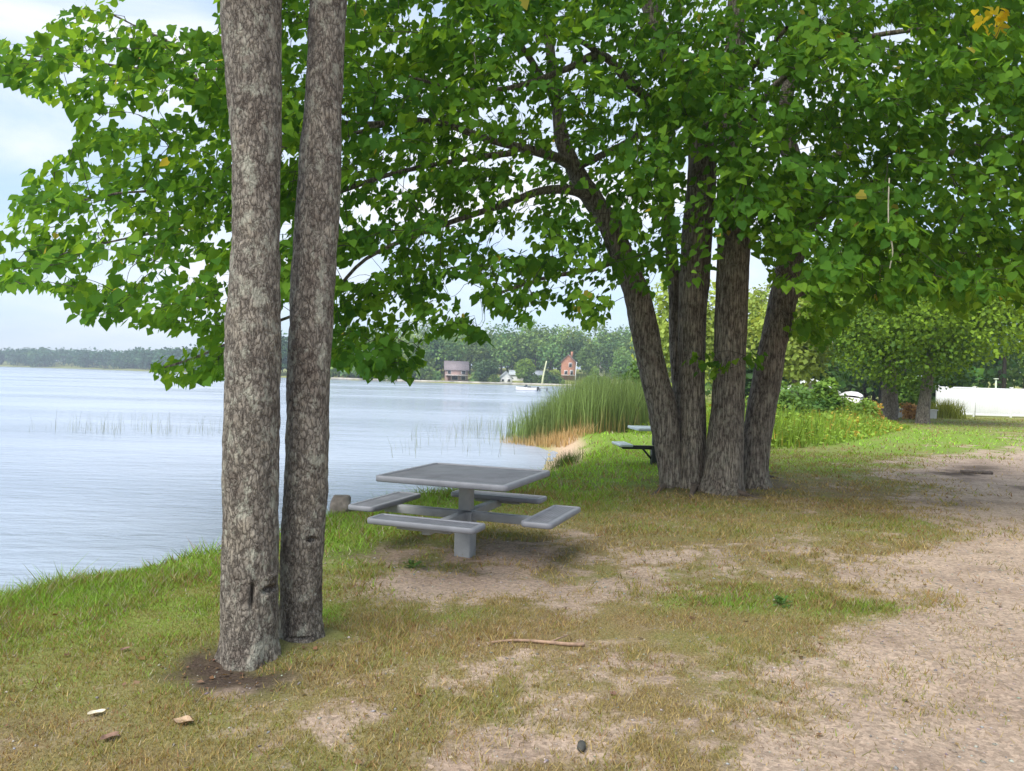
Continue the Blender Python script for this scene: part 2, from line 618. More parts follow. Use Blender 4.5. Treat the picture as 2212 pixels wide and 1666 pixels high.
c1 = mixc(nt, veg, gravel, rb.outputs[0])
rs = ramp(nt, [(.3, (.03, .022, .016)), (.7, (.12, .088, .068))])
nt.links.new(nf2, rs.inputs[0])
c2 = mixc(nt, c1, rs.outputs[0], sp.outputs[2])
sandr = ramp(nt, [(.3, (.42, .3, .2)), (.7, (.62, .47, .34))])
nt.links.new(nf, sandr.inputs[0])
c3 = mixc(nt, c2, sandr.outputs[0], va.outputs['Alpha'])
nt.links.new(c3, b.inputs['Base Color'])
b.inputs['Roughness'].default_value = .95
b.inputs['Specular IOR Level'].default_value = .1
hh = nd(nt, 'ShaderNodeMath', operation='MULTIPLY_ADD')
nt.links.new(nf, hh.inputs[0])
hh.inputs[1].default_value = 1.4
nt.links.new(nf2, hh.inputs[2])
bump(nt, b, hh.outputs[0], .8, .018)
ground = obj('ground', np.stack([x, y, z], 1), quads, mg, None, np.stack([bare, green, soil], 1), True)
tag(ground, 'sandy park ground with worn dry grass, gravel and a low bank down to the lake', kind='structure')
al = np.ones((len(x), 4), np.float32)
al[:, 0], al[:, 1], al[:, 2], al[:, 3] = bare, green, soil, np.clip(beach, 0, 1)
ground.data.color_attributes['Col'].data.foreach_set('color', al.ravel())

# water
mw, nt, b = newmat('lake_water')
vw = coord(nt, (1, 1, 1))
vl = coord(nt, (.5, 1.6, 1))
w1 = nd(nt, 'ShaderNodeTexNoise', i_Scale=3.2, i_Detail=5, i_Roughness=.6, i_Distortion=.3)
nt.links.new(vl, w1.inputs['Vector'])
w2 = noise(nt, coord(nt, (.035, .09, 1)), 1.0, 5, .55)
w3 = noise(nt, vl, .6, 3)
wsum = nd(nt, 'ShaderNodeMath', operation='MULTIPLY_ADD')
nt.links.new(w3, wsum.inputs[0])
wsum.inputs[1].default_value = 1.5
nt.links.new(w1.outputs['Fac'], wsum.inputs[2])
bump(nt, b, wsum.outputs[0], .5, .12)
rw = ramp(nt, [(.35, (.3, .36, .455)), (.65, (.38, .44, .54))])
nt.links.new(w2, rw.inputs[0])
nt.links.new(rw.outputs[0], b.inputs['Base Color'])
rr = ramp(nt, [(.35, (.09,) * 3), (.65, (.2,) * 3)])
nt.links.new(w2, rr.inputs[0])
nt.links.new(rr.outputs[0], b.inputs['Roughness'])
b.inputs['IOR'].default_value = 1.333
b.inputs['Specular IOR Level'].default_value = .5
wx = np.array([-1560, 62.0])
Vw = np.array([(-1560, -50, WZ), (75, -50, WZ), (75, 975, WZ), (-1560, 975, WZ)], float)
water = obj('lake_water', Vw, np.array([(0, 1, 2, 3)]), mw)
tag(water, 'pale calm lake with fine ripples reflecting the sky', kind='structure')

# ------------------------------------------------------------------ grass, gravel
def grass_patch(n, dmin, dmax, hmul, wmul, seed):
    g = np.random.default_rng(seed)
    d = np.sqrt(g.uniform(dmin ** 2, dmax ** 2, n))
    lat = g.uniform(-.74, .74, n) * d
    x, y = lat, d
    sd = lake_sd(x, y)
    bare, green, soil, beach, px, py = cover(x, y, sd)
    keep = g.uniform(0, 1, n) < np.clip(1.05 - 1.15 * bare - .85 * soil, .02, 1)
    keep &= (sd > .18) & (g.uniform(0, 1, n) > beach * 1.3)
    keep &= (np.hypot(x + 1.38, y - 4.4) > .16) & (np.hypot(x + 1.1, y - 4.65) > .13)
    x, y, green, bare, sd = x[keep], y[keep], green[keep], bare[keep], sd[keep]
    m = len(x)
    z = gz(x, y)
    h = (.016 + .028 * g.random(m) ** 1.5 + .035 * green * g.random(m)) * hmul * np.clip(1 + .8 * n2(x, y, 2.7, 41) + .5 * n2(x, y, 9, 42), .35, 2.2)
    bank = np.exp(-np.maximum(sd - .3, 0) / .45) * (y < 24)
    h = h * (1 + 1.6 * bank)
    wd = (.0022 + .0025 * g.random(m)) * wmul
    a = g.uniform(0, 6.283, m)
    ln = g.uniform(.3, 1.4, m) * h
    la = g.uniform(0, 6.283, m)
    bx, by = np.cos(a) * wd, np.sin(a) * wd
    V = np.empty((m, 3, 3))
    V[:, 0] = np.stack([x - bx, y - by, z - .004], 1)
    V[:, 1] = np.stack([x + bx, y + by, z - .004], 1)
    V[:, 2] = np.stack([x + np.cos(la) * ln, y + np.sin(la) * ln, z + h], 1)
    gr = np.clip(green + .25 * g.normal(size=m), 0, 1)[:, None]
    dry = np.array([.355, .275, .12]) * (.6 + .8 * g.random((m, 1)))
    olive = np.array([.2, .195, .045]) * (.7 + .6 * g.random((m, 1)))
    lush = np.array([.17, .31, .035]) * (1 + .55 * sstep(9, 14, y))[:, None] * (.65 + .75 * g.random((m, 1)))  # farther green blades coloured lighter to make up for the crown's shade
    c = np.where(gr < .45, dry + (olive - dry) * gr / .45, olive + (lush - olive) * (gr - .45) / .55)
    rn = np.clip(.5 + 1.1 * n2(x, y, 2.1, 61), 0, 1)
    red = g.random(m) < .03 + .2 * rn
    c[red] = np.array([.27, .16, .085]) * (.6 + .7 * g.random((red.sum(), 1)))
    gy = g.random(m) < .12
    c[gy] = np.array([.3, .27, .2]) * (.6 + .8 * g.random((gy.sum(), 1)))
    C = np.repeat(c, 3, axis=0)
    return V.reshape(-1, 3), C


parts = [grass_patch(200000, 2.4, 6.2, .7, .85, 1), grass_patch(110000, 5.5, 11, 1.0, 1.6, 2), grass_patch(70000, 10, 19, 1.3, 2.8, 3), grass_patch(40000, 18, 48, 1.5, 6, 4)]
Vg = np.concatenate([p[0] for p in parts])
Cg = np.concatenate([p[1] for p in parts])
grass = obj('grass', Vg, np.arange(len(Vg)).reshape(-1, 3), M['blade'], None, Cg)
tag(grass, 'short worn grass, green by the water and straw coloured inland', 'grass', kind='stuff')

OCT = np.array([(1, 0, 0), (0, 1, 0), (-1, 0, 0), (0, -1, 0), (0, 0, 1), (0, 0, -1)], float)
OCTF = np.array([(0, 1, 4), (1, 2, 4), (2, 3, 4), (3, 0, 4), (1, 0, 5), (2, 1, 5), (3, 2, 5), (0, 3, 5)])


def scatter_stones(n, seed):
    g = np.random.default_rng(seed)
    d = np.sqrt(g.uniform(2.4 ** 2, 9 ** 2, n))
    x, y = g.uniform(-.72, .72, n) * d, d
    sd = lake_sd(x, y)
    bare, green, soil, beach, *_ = cover(x, y, sd)
    k = (sd > .5) & (g.random(n) < bare * .9 + .05)
    x, y = x[k], y[k]
    m = len(x)
    s = .003 + .008 * g.random(m) ** 3
    z = gz(x, y) + s * .2
    a = g.uniform(0, 6.28, m)
    J = OCT[None] * (1 + .35 * g.normal(size=(m, 6, 1))) * s[:, None, None] * np.array([1.3, 1, .6])
    ca, sa = np.cos(a)[:, None], np.sin(a)[:, None]
    V = np.stack([J[:, :, 0] * ca - J[:, :, 1] * sa, J[:, :, 0] * sa + J[:, :, 1] * ca, J[:, :, 2]], 2) + np.stack([x, y, z], 1)[:, None]
    tone = (.17 + .27 * g.random((m, 1)) ** 1.5) * np.array([1, .93, .86]) * (1 + .08 * g.normal(size=(m, 3)))
    return V.reshape(-1, 3), (np.arange(m)[:, None, None] * 6 + OCTF[None]).reshape(-1, 3), np.repeat(tone, 6, 0)


mst, nt, b = newmat('pebble_stone')
va = nd(nt, 'ShaderNodeVertexColor', layer_name='Col')
nt.links.new(va.outputs[0], b.inputs['Base Color'])
b.inputs['Roughness'].default_value = .9
V_, F_, C_ = scatter_stones(16000, 5)
tag(obj('gravel', V_, F_, mst, None, C_), 'fine pale gravel scattered over the worn sandy ground', 'gravel', kind='stuff')
# dry leaf and twig litter
g = np.random.default_rng(31)
n = 1000
d = np.sqrt(g.uniform(2.4 ** 2, 13 ** 2, n))
x, y = g.uniform(-.72, .72, n) * d, d
k = lake_sd(x, y) > .6
# heavier litter round the two tree bases
ex = np.concatenate([g.normal(-1.35, .35, 160), g.normal(2.9, .8, 380)])
ey = np.concatenate([g.normal(4.15, .2, 160), g.normal(11.3, .45, 380)])
x, y = np.concatenate([x[k], ex]), np.concatenate([y[k], ey])
m = len(x)
pos = np.stack([x, y, gz(x, y) + .012], 1)
ax = unit(np.stack([g.normal(size=m), g.normal(size=m), .15 * g.normal(size=m)], 1))
nm = np.stack([.35 * g.normal(size=m), .35 * g.normal(size=m), np.ones(m)], 1)
tone = np.array([.17, .105, .06]) * (.45 + 1.1 * g.random((m, 1))) * (1 + .1 * g.normal(size=(m, 3)))
V_, F_, C_ = leaves(pos, ax, nm, .008 + .04 * g.random(m) ** 3, np.clip(tone, .02, .6), 'rhomb')
tag(obj('leaf_litter', V_, F_, M['blade'], None, C_), 'small brown dry leaf crumbs lying on the ground', 'leaf litter', kind='stuff')


def fallen_leaf(name, label, vx, vy, size, col, ang, mat):
    p = G(vx, vy)
    p[2] = gz1(p[0], p[1]) + .014
    k = 9
    t = np.linspace(-1, 1, k)
    V, Fc = [], []
    for i, u in enumerate(t):
        w = .45 * (1 - abs(u) ** 1.7) + .01
        for s in (-1, -.5, 0, .5, 1):
            V.append((s * w * size, u * size * .75, size * (.16 * s * s * w * 2 + .1 * u * u + .06 * math.sin(u * 4 + s * 2))))
    for i in range(k - 1):
        for j in range(4):
            a = i * 5 + j
            Fc.append((a, a + 1, a + 6, a + 5))
    V = np.array(V)
    c, s = math.cos(ang), math.sin(ang)
    V = np.stack([V[:, 0] * c - V[:, 1] * s, V[:, 0] * s + V[:, 1] * c, V[:, 2]], 1) + p
    o = obj(name, V, np.array(Fc), mat, None, None, True, p)
    tag(o, label, 'fallen leaf')


M['leaf_pale'] = simple('pale_dry_leaf', (.62, .55, .42), .7, .15, 60)
M['leaf_brown'] = simple('brown_dry_leaf', (.2, .12, .085), .8, .3, 60)
M['leaf_tan'] = simple('tan_dry_leaf', (.36, .25, .16), .8, .3, 60)
fallen_leaf('fallen_leaf', 'pale curled dead leaf on dry grass left of the twin trunks', 208, 1548, .05, None, -.9, M['leaf_pale'])
fallen_leaf('fallen_leaf', 'dark brown dead leaf on dry grass near the bottom left', 236, 1600, .055, None, -.6, M['leaf_brown'])
fallen_leaf('fallen_leaf', 'tan dead leaf lying in front of the bare hollow below the twin trunks', 395, 1565, .07, None, 1.4, M['leaf_tan'])
fallen_leaf('fallen_leaf', 'small brown dead leaf on dry grass at left below the green bank', 270, 1408, .04, None, -.5, M['leaf_brown'])

# fallen stick
p0, p1 = G(1062, 1396), G(1262, 1391)
t = np.linspace(0, 1, 14)[:, None]
pts = p0 + (p1 - p0) * t
pts[:, 1] += .03 * np.sin(t[:, 0] * 5)
pts[:, 2] = gz(pts[:, 0], pts[:, 1]) + .014
mb = MB().tube(pts, np.interp(t[:, 0], [0, .5, 1], [.007, .010, .013]), 7)
a = pts[8]
mb.tube([a, a + np.array([.06, .05, .01]), a + np.array([.13, .12, .012])], [.006, .005, .003], 5)
o = mb.build('fallen_stick', simple('stick_bark', (.3, .2, .14), .9, .35, 30), None, True, pts[0])
tag(o, 'thin reddish brown stick lying on the grass below the picnic table', 'stick')
p = G(1255, 1625)
mb = MB()
pp = [p + np.array([-.005, -.03, .02]), p + np.array([0, -.01, .024]), p + np.array([.004, .02, .024]), p + np.array([.006, .045, .018])]
mb.tube(pp, [.006, .02, .019, .005], 9)
tag(mb.build('seed_cone', simple('dark_cone', (.05, .05, .045), .8, .3, 50, 0, .6, 120), None, True, p), 'small dark cone lying on the gravel near the bottom edge', 'cone')


def rock(name, label, p, size, mat, seed):
    bm = bmesh.new()
    bmesh.ops.create_icosphere(bm, subdivisions=4, radius=1)
    V = np.array([v.co[:] for v in bm.verts])
    Fc = np.array([[v.index for v in f.verts] for f in bm.faces])
    bm.free()
    r = 1 + .28 * vnoise(V * 1.3 + 5, seed) + .12 * vnoise(V * 3.1, seed + 1) + .04 * vnoise(V * 9, seed + 2)
    V = np.clip(V * r[:, None], [-.95, -.95, -.6], [.95, .95, .72])
    V = V * np.array(size) + np.array(p)
    tag(obj(name, V, Fc, mat, None, None, True, p), label, 'rock')


M['rock'] = simple('grey_brown_rock', (.2, .17, .15), .9, .4, 8, 0, .7, 25, .02)
p = P(738, 1080, 9.0)
rz0 = gz1(p[0], p[1]) - .06
rock('rock', 'grey brown rock on the bank edge between twin trunks and table', (p[0], p[1], (rz0 + .17) / 2), (.125, .13, (.17 - rz0) / 1.35), M['rock'], 3)

# dark solid piece standing in for the dark hollow in the sandy patch
p = G(2110, 1019)
pts = np.array([p + np.array([-.30, .05, 0]), p + np.array([-.1, 0, 0]), p + np.array([.12, -.02, 0]), p + np.array([.33, .04, 0])])
pts[:, 2] = gz(pts[:, 0], pts[:, 1]) + .03
q = spline(np.hstack([pts, [[.045], [.07], [.065], [.035]]]), 24)
V_, F_, cp = tube(q[:, :3], q[:, 3], 14)
V_ += .018 * vnoise(V_ * 14, 4)[:, None]
mb = MB().add(V_, F_.tolist())
mb.f[14] = cp
tag(mb.build('hollow_stand_in', M['root'], None, True, p), 'dark solid piece added in place of the dark hollow in the sand by the track', 'hollow_stand_in')


def weed(name, label, p, r, n, size, seed, col):
    g = np.random.default_rng(seed)
    a = g.uniform(0, 6.28, n)
    el = g.uniform(.2, 1.2, n)
    d = np.stack([np.cos(a) * np.cos(el), np.sin(a) * np.cos(el), np.sin(el)], 1)
    pos = np.array(p) + d * (r * g.uniform(.2, .9, (n, 1))) * np.array([1, 1, .7])
    c = np.array(col) * (.6 + .8 * g.random((n, 1)))
    V, Fc, C = leaves(pos, d + np.array([0, 0, -.3]), np.stack([-d[:, 0], -d[:, 1], 1 + d[:, 2]], 1), size * (.6 + .6 * g.random(n)), c, 'rhomb')
    stems = MB()
    for k in range(0, n, 2):
        stems.tube([p, p + (pos[k] - p) * .6 + np.array([0, 0, .01]), pos[k]], [.0025, .002, .0015], 4)
    e = empty(name, p)
    obj('leaf_rosette', V, Fc, M['blade'], e, C)
    stems.build('stem', M['blade_plain'], e)
    tag(e, label, 'weed')


M['blade_plain'] = simple('green_stem', (.08, .15, .04), .7, .3)
for vx, vy, r_, lb, sd_ in ((893, 1230, .11, 'dark green weed growing in bare soil in front of the picnic table', 1), (1688, 1307, .09, 'dark green broad weed in the grass patch beside the gravel', 2)):
    p = G(vx, vy)
    p[2] = gz1(p[0], p[1])
    weed('weed', lb, p, r_ * .85, 24, .05, sd_, (.085, .17, .04))

# ------------------------------------------------------------------ the large multi-stemmed tree
T0 = np.array([G(1545, 1055)[0], 11.75, 0.0])


def ppath(rows):
    """rows (vx, vy, depth, half width in photo units) -> x, y, z, r"""
    out = []
    for vx, vy, d, hw in rows:
        p = P(vx, vy, d)
        out.append((*p, hw * d / F))
    return np.array(out)


big = empty('multi_stem_tree', (T0[0], T0[1], 0))
tag(big, 'large leafy shade tree with four dark trunks rising from one base', 'tree')
stems = [
    [(1452, 1066, 11.75, 30), (1450, 1040, 11.75, 24), (1441, 960, 11.8, 27), (1432, 890, 11.8, 31), (1411, 800, 11.8, 29), (1390, 700, 11.85, 29), (1370, 620, 11.85, 28), (1340, 545, 11.9, 25), (1318, 490, 11.9, 24),
     (1280, 430, 11.9, 22), (1243, 370, 11.9, 19), (1217, 310, 11.9, 16), (1206, 250, 11.9, 13), (1196, 170, 11.9, 11), (1180, 40, 11.8, 9), (1165, -130, 11.7, 7)],
    [(1494, 1066, 11.75, 38), (1494, 1035, 11.75, 31), (1497, 960, 11.75, 28), (1498, 890, 11.8, 27), (1496, 800, 11.8, 27), (1497, 650, 11.85, 31), (1508, 500, 11.9, 31), (1516, 340, 12.0, 29), (1500, 230, 12, 24), (1450, 120, 12, 20), (1405, 20, 12, 17), (1385, -120, 12, 13), (1375, -350, 12, 8)],
    [(1560, 1078, 11.45, 56), (1561, 1050, 11.45, 46), (1566, 980, 11.45, 40), (1570, 890, 11.5, 36), (1575, 800, 11.5, 34), (1581, 650, 11.55, 33), (1584, 540, 11.6, 33), (1586, 400, 11.7, 29), (1584, 230, 11.8, 24), (1590, 60, 11.9, 20), (1596, -130, 12, 15), (1600, -420, 12, 8)],
    [(1627, 1052, 11.95, 42), (1627, 1025, 11.95, 32), (1634, 950, 11.95, 31), (1652, 850, 12, 30), (1668, 750, 12, 28), (1690, 650, 12.05, 29), (1708, 560, 12.1, 27), (1722, 470, 12.15, 25), (1716, 360, 12.2, 20), (1690, 270, 12.3, 17), (1702, 190, 12.4, 14), (1740, 60, 12.5, 11), (1770, -150, 12.5, 8)],
    [(1478, 1040, 12.3, 20), (1474, 950, 12.3, 15), (1465, 850, 12.35, 13), (1458, 750, 12.4, 13), (1457, 640, 12.45, 13), (1448, 520, 12.5, 12), (1430, 380, 12.6, 10), (1410, 200, 12.7, 7)],
]
SK = []
for i, rows in enumerate(stems):
    pa = ppath(rows)
    pa[0, 2] = min(pa[0, 2], -.06)
    V_, F_ = trunk_mesh(pa, 44, 260, .011, 1.6, 20, 11 + i, (0, .45, .13))
    obj('trunk', V_, F_, M['bark_brown'], big, None, True)
    q = spline(pa, 60)
    SK.append(q[18:])
limbs = [
    [(1276, 430, 11.85, 13), (1240, 412, 11.6, 11), (1172, 412, 11.3, 9), (1100, 438, 10.9, 8), (1040, 458, 10.5, 7), (920, 500, 10, 5), (790, 560, 9.6, 4), (700, 650, 9.2, 3), (560, 710, 8.9, 3), (440, 765, 8.7, 2.5), (355, 795, 8.6, 2)],
    [(1236, 358, 11.9, 13), (1200, 340, 11.6, 11), (1150, 325, 11.2, 10), (1050, 300, 10.8, 8), (930, 262, 10.4, 7), (760, 268, 10, 6), (620, 225, 9.7, 5.5), (460, 182, 9.4, 5), (380, 163, 9.2, 4), (200, 135, 9, 2.5), (60, 120, 8.8, 1.5)],
    [(1110, 330, 11, 7), (1000, 345, 10.6, 6), (850, 375, 10.2, 5), (735, 413, 9.9, 5), (600, 455, 9.6, 4.5), (490, 465, 9.4, 4), (400, 490, 9.2, 3.5), (250, 520, 9.0, 2.5), (90, 560, 8.8, 1.5)],
    [(860, 262, 10.2, 5), (720, 300, 9.9, 4), (560, 330, 9.6, 4), (420, 400, 9.4, 3), (240, 420, 9.1, 2.5), (110, 450, 9, 1.5)],
    [(1450, 250, 11.6, 13), (1370, 190, 11.2, 10), (1300, 120, 10.9, 9), (1222, 150, 10.5, 7), (1100, 190, 10.1, 5), (980, 190, 9.8, 3.5), (800, 140, 9.5, 2)],
    [(1300, 122, 10.9, 7), (1255, 90, 10.6, 6), (1150, 60, 10.3, 4), (1000, -30, 10, 3)],
    [(1240, 365, 11.9, 9), (1330, 320, 11.4, 7), (1380, 290, 11, 5)],
    [(1716, 520, 12.1, 12), (1820, 430, 11.3, 9), (2000, 350, 10.5, 7), (2200, 290, 9.8, 5), (2500, 210, 9.2, 3)],
    [(1722, 440, 12.2, 12), (1880, 270, 12.2, 9), (2080, 150, 12.4, 7), (2400, 20, 12.8, 4)],
    [(1586, 330, 11.7, 12), (1680, 180, 11, 8), (1840, 90, 10.2, 6), (2050, 60, 9.6, 4), (2300, 60, 9.2, 3)],
    [(1516, 330, 12, 12), (1560, 220, 11, 9), (1640, 130, 10, 6), (1700, 60, 9.3, 4)],
    [(1584, 500, 11.5, 7), (1660, 440, 10.6, 5), (1780, 420, 9.8, 4), (1900, 400, 9.3, 2.5)],
    [(1690, 650, 12, 9), (1760, 620, 12, 7), (1850, 580, 11.8, 5), (2000, 540, 11.4, 3), (2150, 560, 11, 2)],
    [(1200, 220, 11.9, 9), (1140, 120, 11.5, 7), (1060, 20, 11.2, 5), (900, -130, 11, 4), (600, -200, 10.5, 3), (300, -220, 10, 2)],
    [(560, 225, 9.6, 4), (440, 130, 9.4, 3), (300, 60, 9.2, 2), (220, 20, 9.1, 1.5)],
    [(1600, -200, 12, 10), (1900, -300, 11.5, 7), (2400, -350, 11, 4)],
    [(1340, 550, 11.9, 9), (1290, 580, 11.3, 6), (1180, 600, 10.8, 4), (1060, 640, 10.4, 3)],
]
for i, rows in enumerate(limbs):
    pa = ppath(rows)
    V_, F_ = trunk_mesh(pa, 12, 46, .004, 3, 22, 31 + i)
    obj('limb', V_, F_, M['bark_brown'], big, None, True)
    SK.append(spline(pa, 30)[4:])
SK = np.concatenate(SK)

Q = [(-150, 60), (0, 80), (60, 90), (115, 35), (167, 3), (200, -40), (264, -12), (300, 40), (340, 70), (375, 40), (417, 63), (475, 78), (478, -200), (300, -260), (200, -700), (3000, -700), (3000, 700), (2230, 690), (2150, 625), (2080, 690), (1990, 620), (1930, 680), (1870, 650), (1800, 738),
     (1745, 765), (1700, 745), (1690, 640), (1652, 600), (1640, 545), (1545, 535), (1520, 615), (1460, 600), (1400, 640), (1355, 590), (1320, 640), (1310, 700), (1245, 690), (1190, 665), (1125, 700), (1060, 665),
     (960, 600), (985, 640), (1063, 742), (1030, 748), (960, 715), (905, 750), (922, 786), (901, 811), (819, 815), (714, 785), (640, 655), (600, 660), (540, 800), (428, 826), (334, 818), (323, 785), (417, 750), (445, 716),
     (375, 711), (243, 700), (167, 687), (118, 624), (0, 624), (-150, 640), (-150, 560), (60, 565), (60, 528), (0, 535), (-150, 545), (-150, 470), (0, 483), (38, 431), (70, 379), (122, 341), (167, 313), (174, 278),
     (167, 236), (104, 209), (28, 184), (0, 156), (-150, 150)]
GAPS = [(382, 232, 50, 24), (285, 257, 38, 24), (222, 257, 30, 20), (243, 212, 24, 18), (156, 160, 34, 18), (368, 180, 15, 20), (302, 420, 28, 22), (358, 302, 18, 14), (202, 334, 24, 20), (153, 382, 20, 15), (288, 587, 30, 20), (230, 580, 20, 24),
        (417, 570, 34, 20), (483, 598, 18, 18), (480, 636, 16, 14), (896, 28, 18, 20), (955, 16, 20, 16), (937, 52, 15, 8), (1087, 73, 10, 16), (1156, 122, 25, 17), (1222, 115, 18, 17), (854, 205, 16, 12), (753, 250, 9, 9), (819, 268, 26, 11),
        (916, 254, 15, 11), (1184, 275, 20, 20), (1238, 288, 9, 25), (875, 400, 30, 17), (836, 386, 10, 8), (788, 455, 25, 20), (916, 448, 11, 10), (1100, 414, 22, 8), (1149, 358, 15, 9), (1100, 525, 50, 18), (1167, 542, 30, 12), (1396, 480, 18, 17),
        (1243, 462, 14, 10), (802, 563, 42, 16), (1215, 24, 15, 14), (1923, 70, 48, 18), (1655, 153, 14, 22), (1690, 219, 9, 10), (1812, 170, 22, 9), (1467, 448, 12, 14), (1638, 553, 13, 24), (770, 585, 40, 22), (1000, 612, 46, 22), (615, 500, 20, 26),
        (620, 700, 30, 60), (120, 592, 35, 14), (430, 640, 14, 10), (700, 615, 22, 16), (1420, 610, 16, 40), (1290, 500, 10, 8), (1960, 385, 16, 10), (2050, 70, 10, 8)]
g = np.random.default_rng(77)


def depth_at(vx):
    return np.interp(vx, [-150, 400, 900, 1500, 2200, 3000], [8.8, 9.3, 10.2, 10.9, 10.0, 9.4])


def gapmask(vx, vy, fac=1.0):
    r = np.zeros(vx.shape, bool)
    for cx, cy, rx, ry in GAPS:
        r |= ((vx - cx) / (rx * fac)) ** 2 + ((vy - cy) / (ry * fac)) ** 2 < 1
    return r


def sprays(n, box, dens, seed, poly, depthfn, dspread, centre):
    g = np.random.default_rng(seed)
    vx = g.uniform(box[0], box[1], n)
    vy = g.uniform(box[2], box[3], n)
    k = inpoly(vx, vy, poly) & (g.random(n) < dens(vx, vy)) & ~gapmask(vx, vy, .7)
    vx, vy = vx[k], vy[k]
    d = depthfn(vx) + g.uniform(dspread[0], dspread[1], len(vx))
    pos = np.array([P(a, b_, c) for a, b_, c in zip(vx, vy, d)])
    out = pos - centre
    out[:, 2] = 0
    out = unit(out)
    dr = unit(out * .9 + g.normal(size=pos.shape) * np.array([.55, .55, .18]) + np.array([0, 0, -.18]))
    return vx, vy, pos, dr


def spray_leaves(pos, dr, per, seed, lsize, colfn, L=(.4, .75)):
    g = np.random.default_rng(seed)
    n = len(pos)
    ln = g.uniform(*L, n)
    idx = np.repeat(np.arange(n), per)
    m = len(idx)
    t = g.uniform(-.15, 1, m)
    D = dr[idx]
    side = unit(np.cross(D, np.array([0, 0, 1.0])))
    sgn = g.choice([-1, 1], m)[:, None]
    off = g.uniform(.02, .26, (m, 1)) * (1.1 - np.abs(t[:, None] - .4))
    lp = pos[idx] + D * (t * ln[idx])[:, None] + side * sgn * off + np.array([0, 0, 1]) * (g.normal(size=(m, 1)) * .055 - .16 * np.clip(t[:, None], 0, 1) ** 2 * ln[idx][:, None])
    ax = D * .5 + side * sgn * .6 + np.stack([.35 * g.normal(size=m), .35 * g.normal(size=m), -.75 + .35 * g.normal(size=m)], 1)
    tl = g.normal(size=(n, 3))[idx] * np.array([.5, .5, .1])
    nm = tl + np.stack([.5 * g.normal(size=m), .5 * g.normal(size=m), np.ones(m)], 1) + D * .35
    sz = g.uniform(*lsize, m)
    c = colfn(lp, idx, g)
    return lp, ax, nm, sz, c


def bigcol(lp, idx, g):
    n = idx.max() + 1
    tone = g.random(n)[idx][:, None] ** 1.1 * .65 + g.random((len(idx), 1)) * .35
    dark = np.array([.035, .105, .018])
    mid = np.array([.075, .175, .02])
    lite = np.array([.15, .27, .03])
    c = np.where(tone < .55, dark + (mid - dark) * tone / .55, mid + (lite - mid) * (tone - .55) / .45)
    ol = g.random(len(idx)) < .003
    c[ol] = np.array([.3, .27, .05])
    return c * (.92 + .32 * g.random((len(idx), 1)))


def dens(vx, vy):
    d = np.where(vx < 480, .52, .82)
    d = np.where(vx > 1350, 1.0, d)
    d = np.where(vy < -60, .4, d)
    d = np.where((vy < -60) & (vx > 1700), .26, d)
    return np.where((vx > 2350), .2, d)


vx, vy, sp_pos, sp_dir = sprays(7400, (-150, 2950, -650, 830), dens, 5, Q, depth_at, (-2.3, 2.2), T0)
# the low sprig across the trunks
ex = np.array([(1500, 775, 11.0), (1540, 785, 11.0), (1585, 790, 10.95), (1610, 782, 11.0), (1520, 770, 11.05), (1560, 795, 11.0), (1625, 770, 11.1)])
lp, ax, nm, sz, cc = spray_leaves(sp_pos, sp_dir, 25, 6, (.065, .13), bigcol)
pv = proj(lp)
jit = np.stack([vnoise(pv[:, [0, 1, 1]] * .06, 3), vnoise(pv[:, [0, 1, 1]] * .06, 4)], 1) * 11
ok = inpoly(pv[:, 0] + jit[:, 0], pv[:, 1] + jit[:, 1], Q)
gm = gapmask(pv[:, 0] + jit[:, 0], pv[:, 1] + jit[:, 1])
ok &= ~(gm & (np.random.default_rng(9).random(len(gm)) > .02))
# leaves do not crowd right in front of the main limbs
WIN = [stems[0][8:13], limbs[0][:5], limbs[1][:4], stems[1][5:8], stems[2][4:7], stems[3][3:6], limbs[4][1:4], limbs[2][1:4]]
gw = np.random.default_rng(19)
for rows in WIN:
    pa = spline(ppath(rows), 40)
    pq = proj(pa[:, :3])
    dd = np.hypot(pv[:, None, 0] - pq[None, :, 0], pv[:, None, 1] - pq[None, :, 1])
    jn = dd.argmin(1)
    near = (dd.min(1) < pa[jn, 3] / pa[jn, 1] * F + 8) & (lp[:, 1] < pa[jn, 1] + .05)
    ok &= ~(near & (gw.random(len(near)) < .78))
sid = np.repeat(np.arange(len(sp_pos)), 25)
kept = np.bincount(sid, ok, len(sp_pos)) / 25
e_pos = np.array([P(*e) for e in ex])
e_dir = unit(np.random.default_rng(3).normal(size=e_pos.shape) * np.array([1, .3, .1]))
l2 = spray_leaves(e_pos, e_dir, 9, 8, (.08, .13), bigcol, (.1, .25))
LP, AX, NM, SZ, CC = [np.concatenate([a[ok], b_]) for a, b_ in zip((lp, ax, nm, sz, cc), l2)]
V_, F_, C_ = leaves(LP, AX, NM, SZ, CC)
obj('crown', V_, F_, M['leaf'], big, C_)
print('big crown leaves', len(LP))

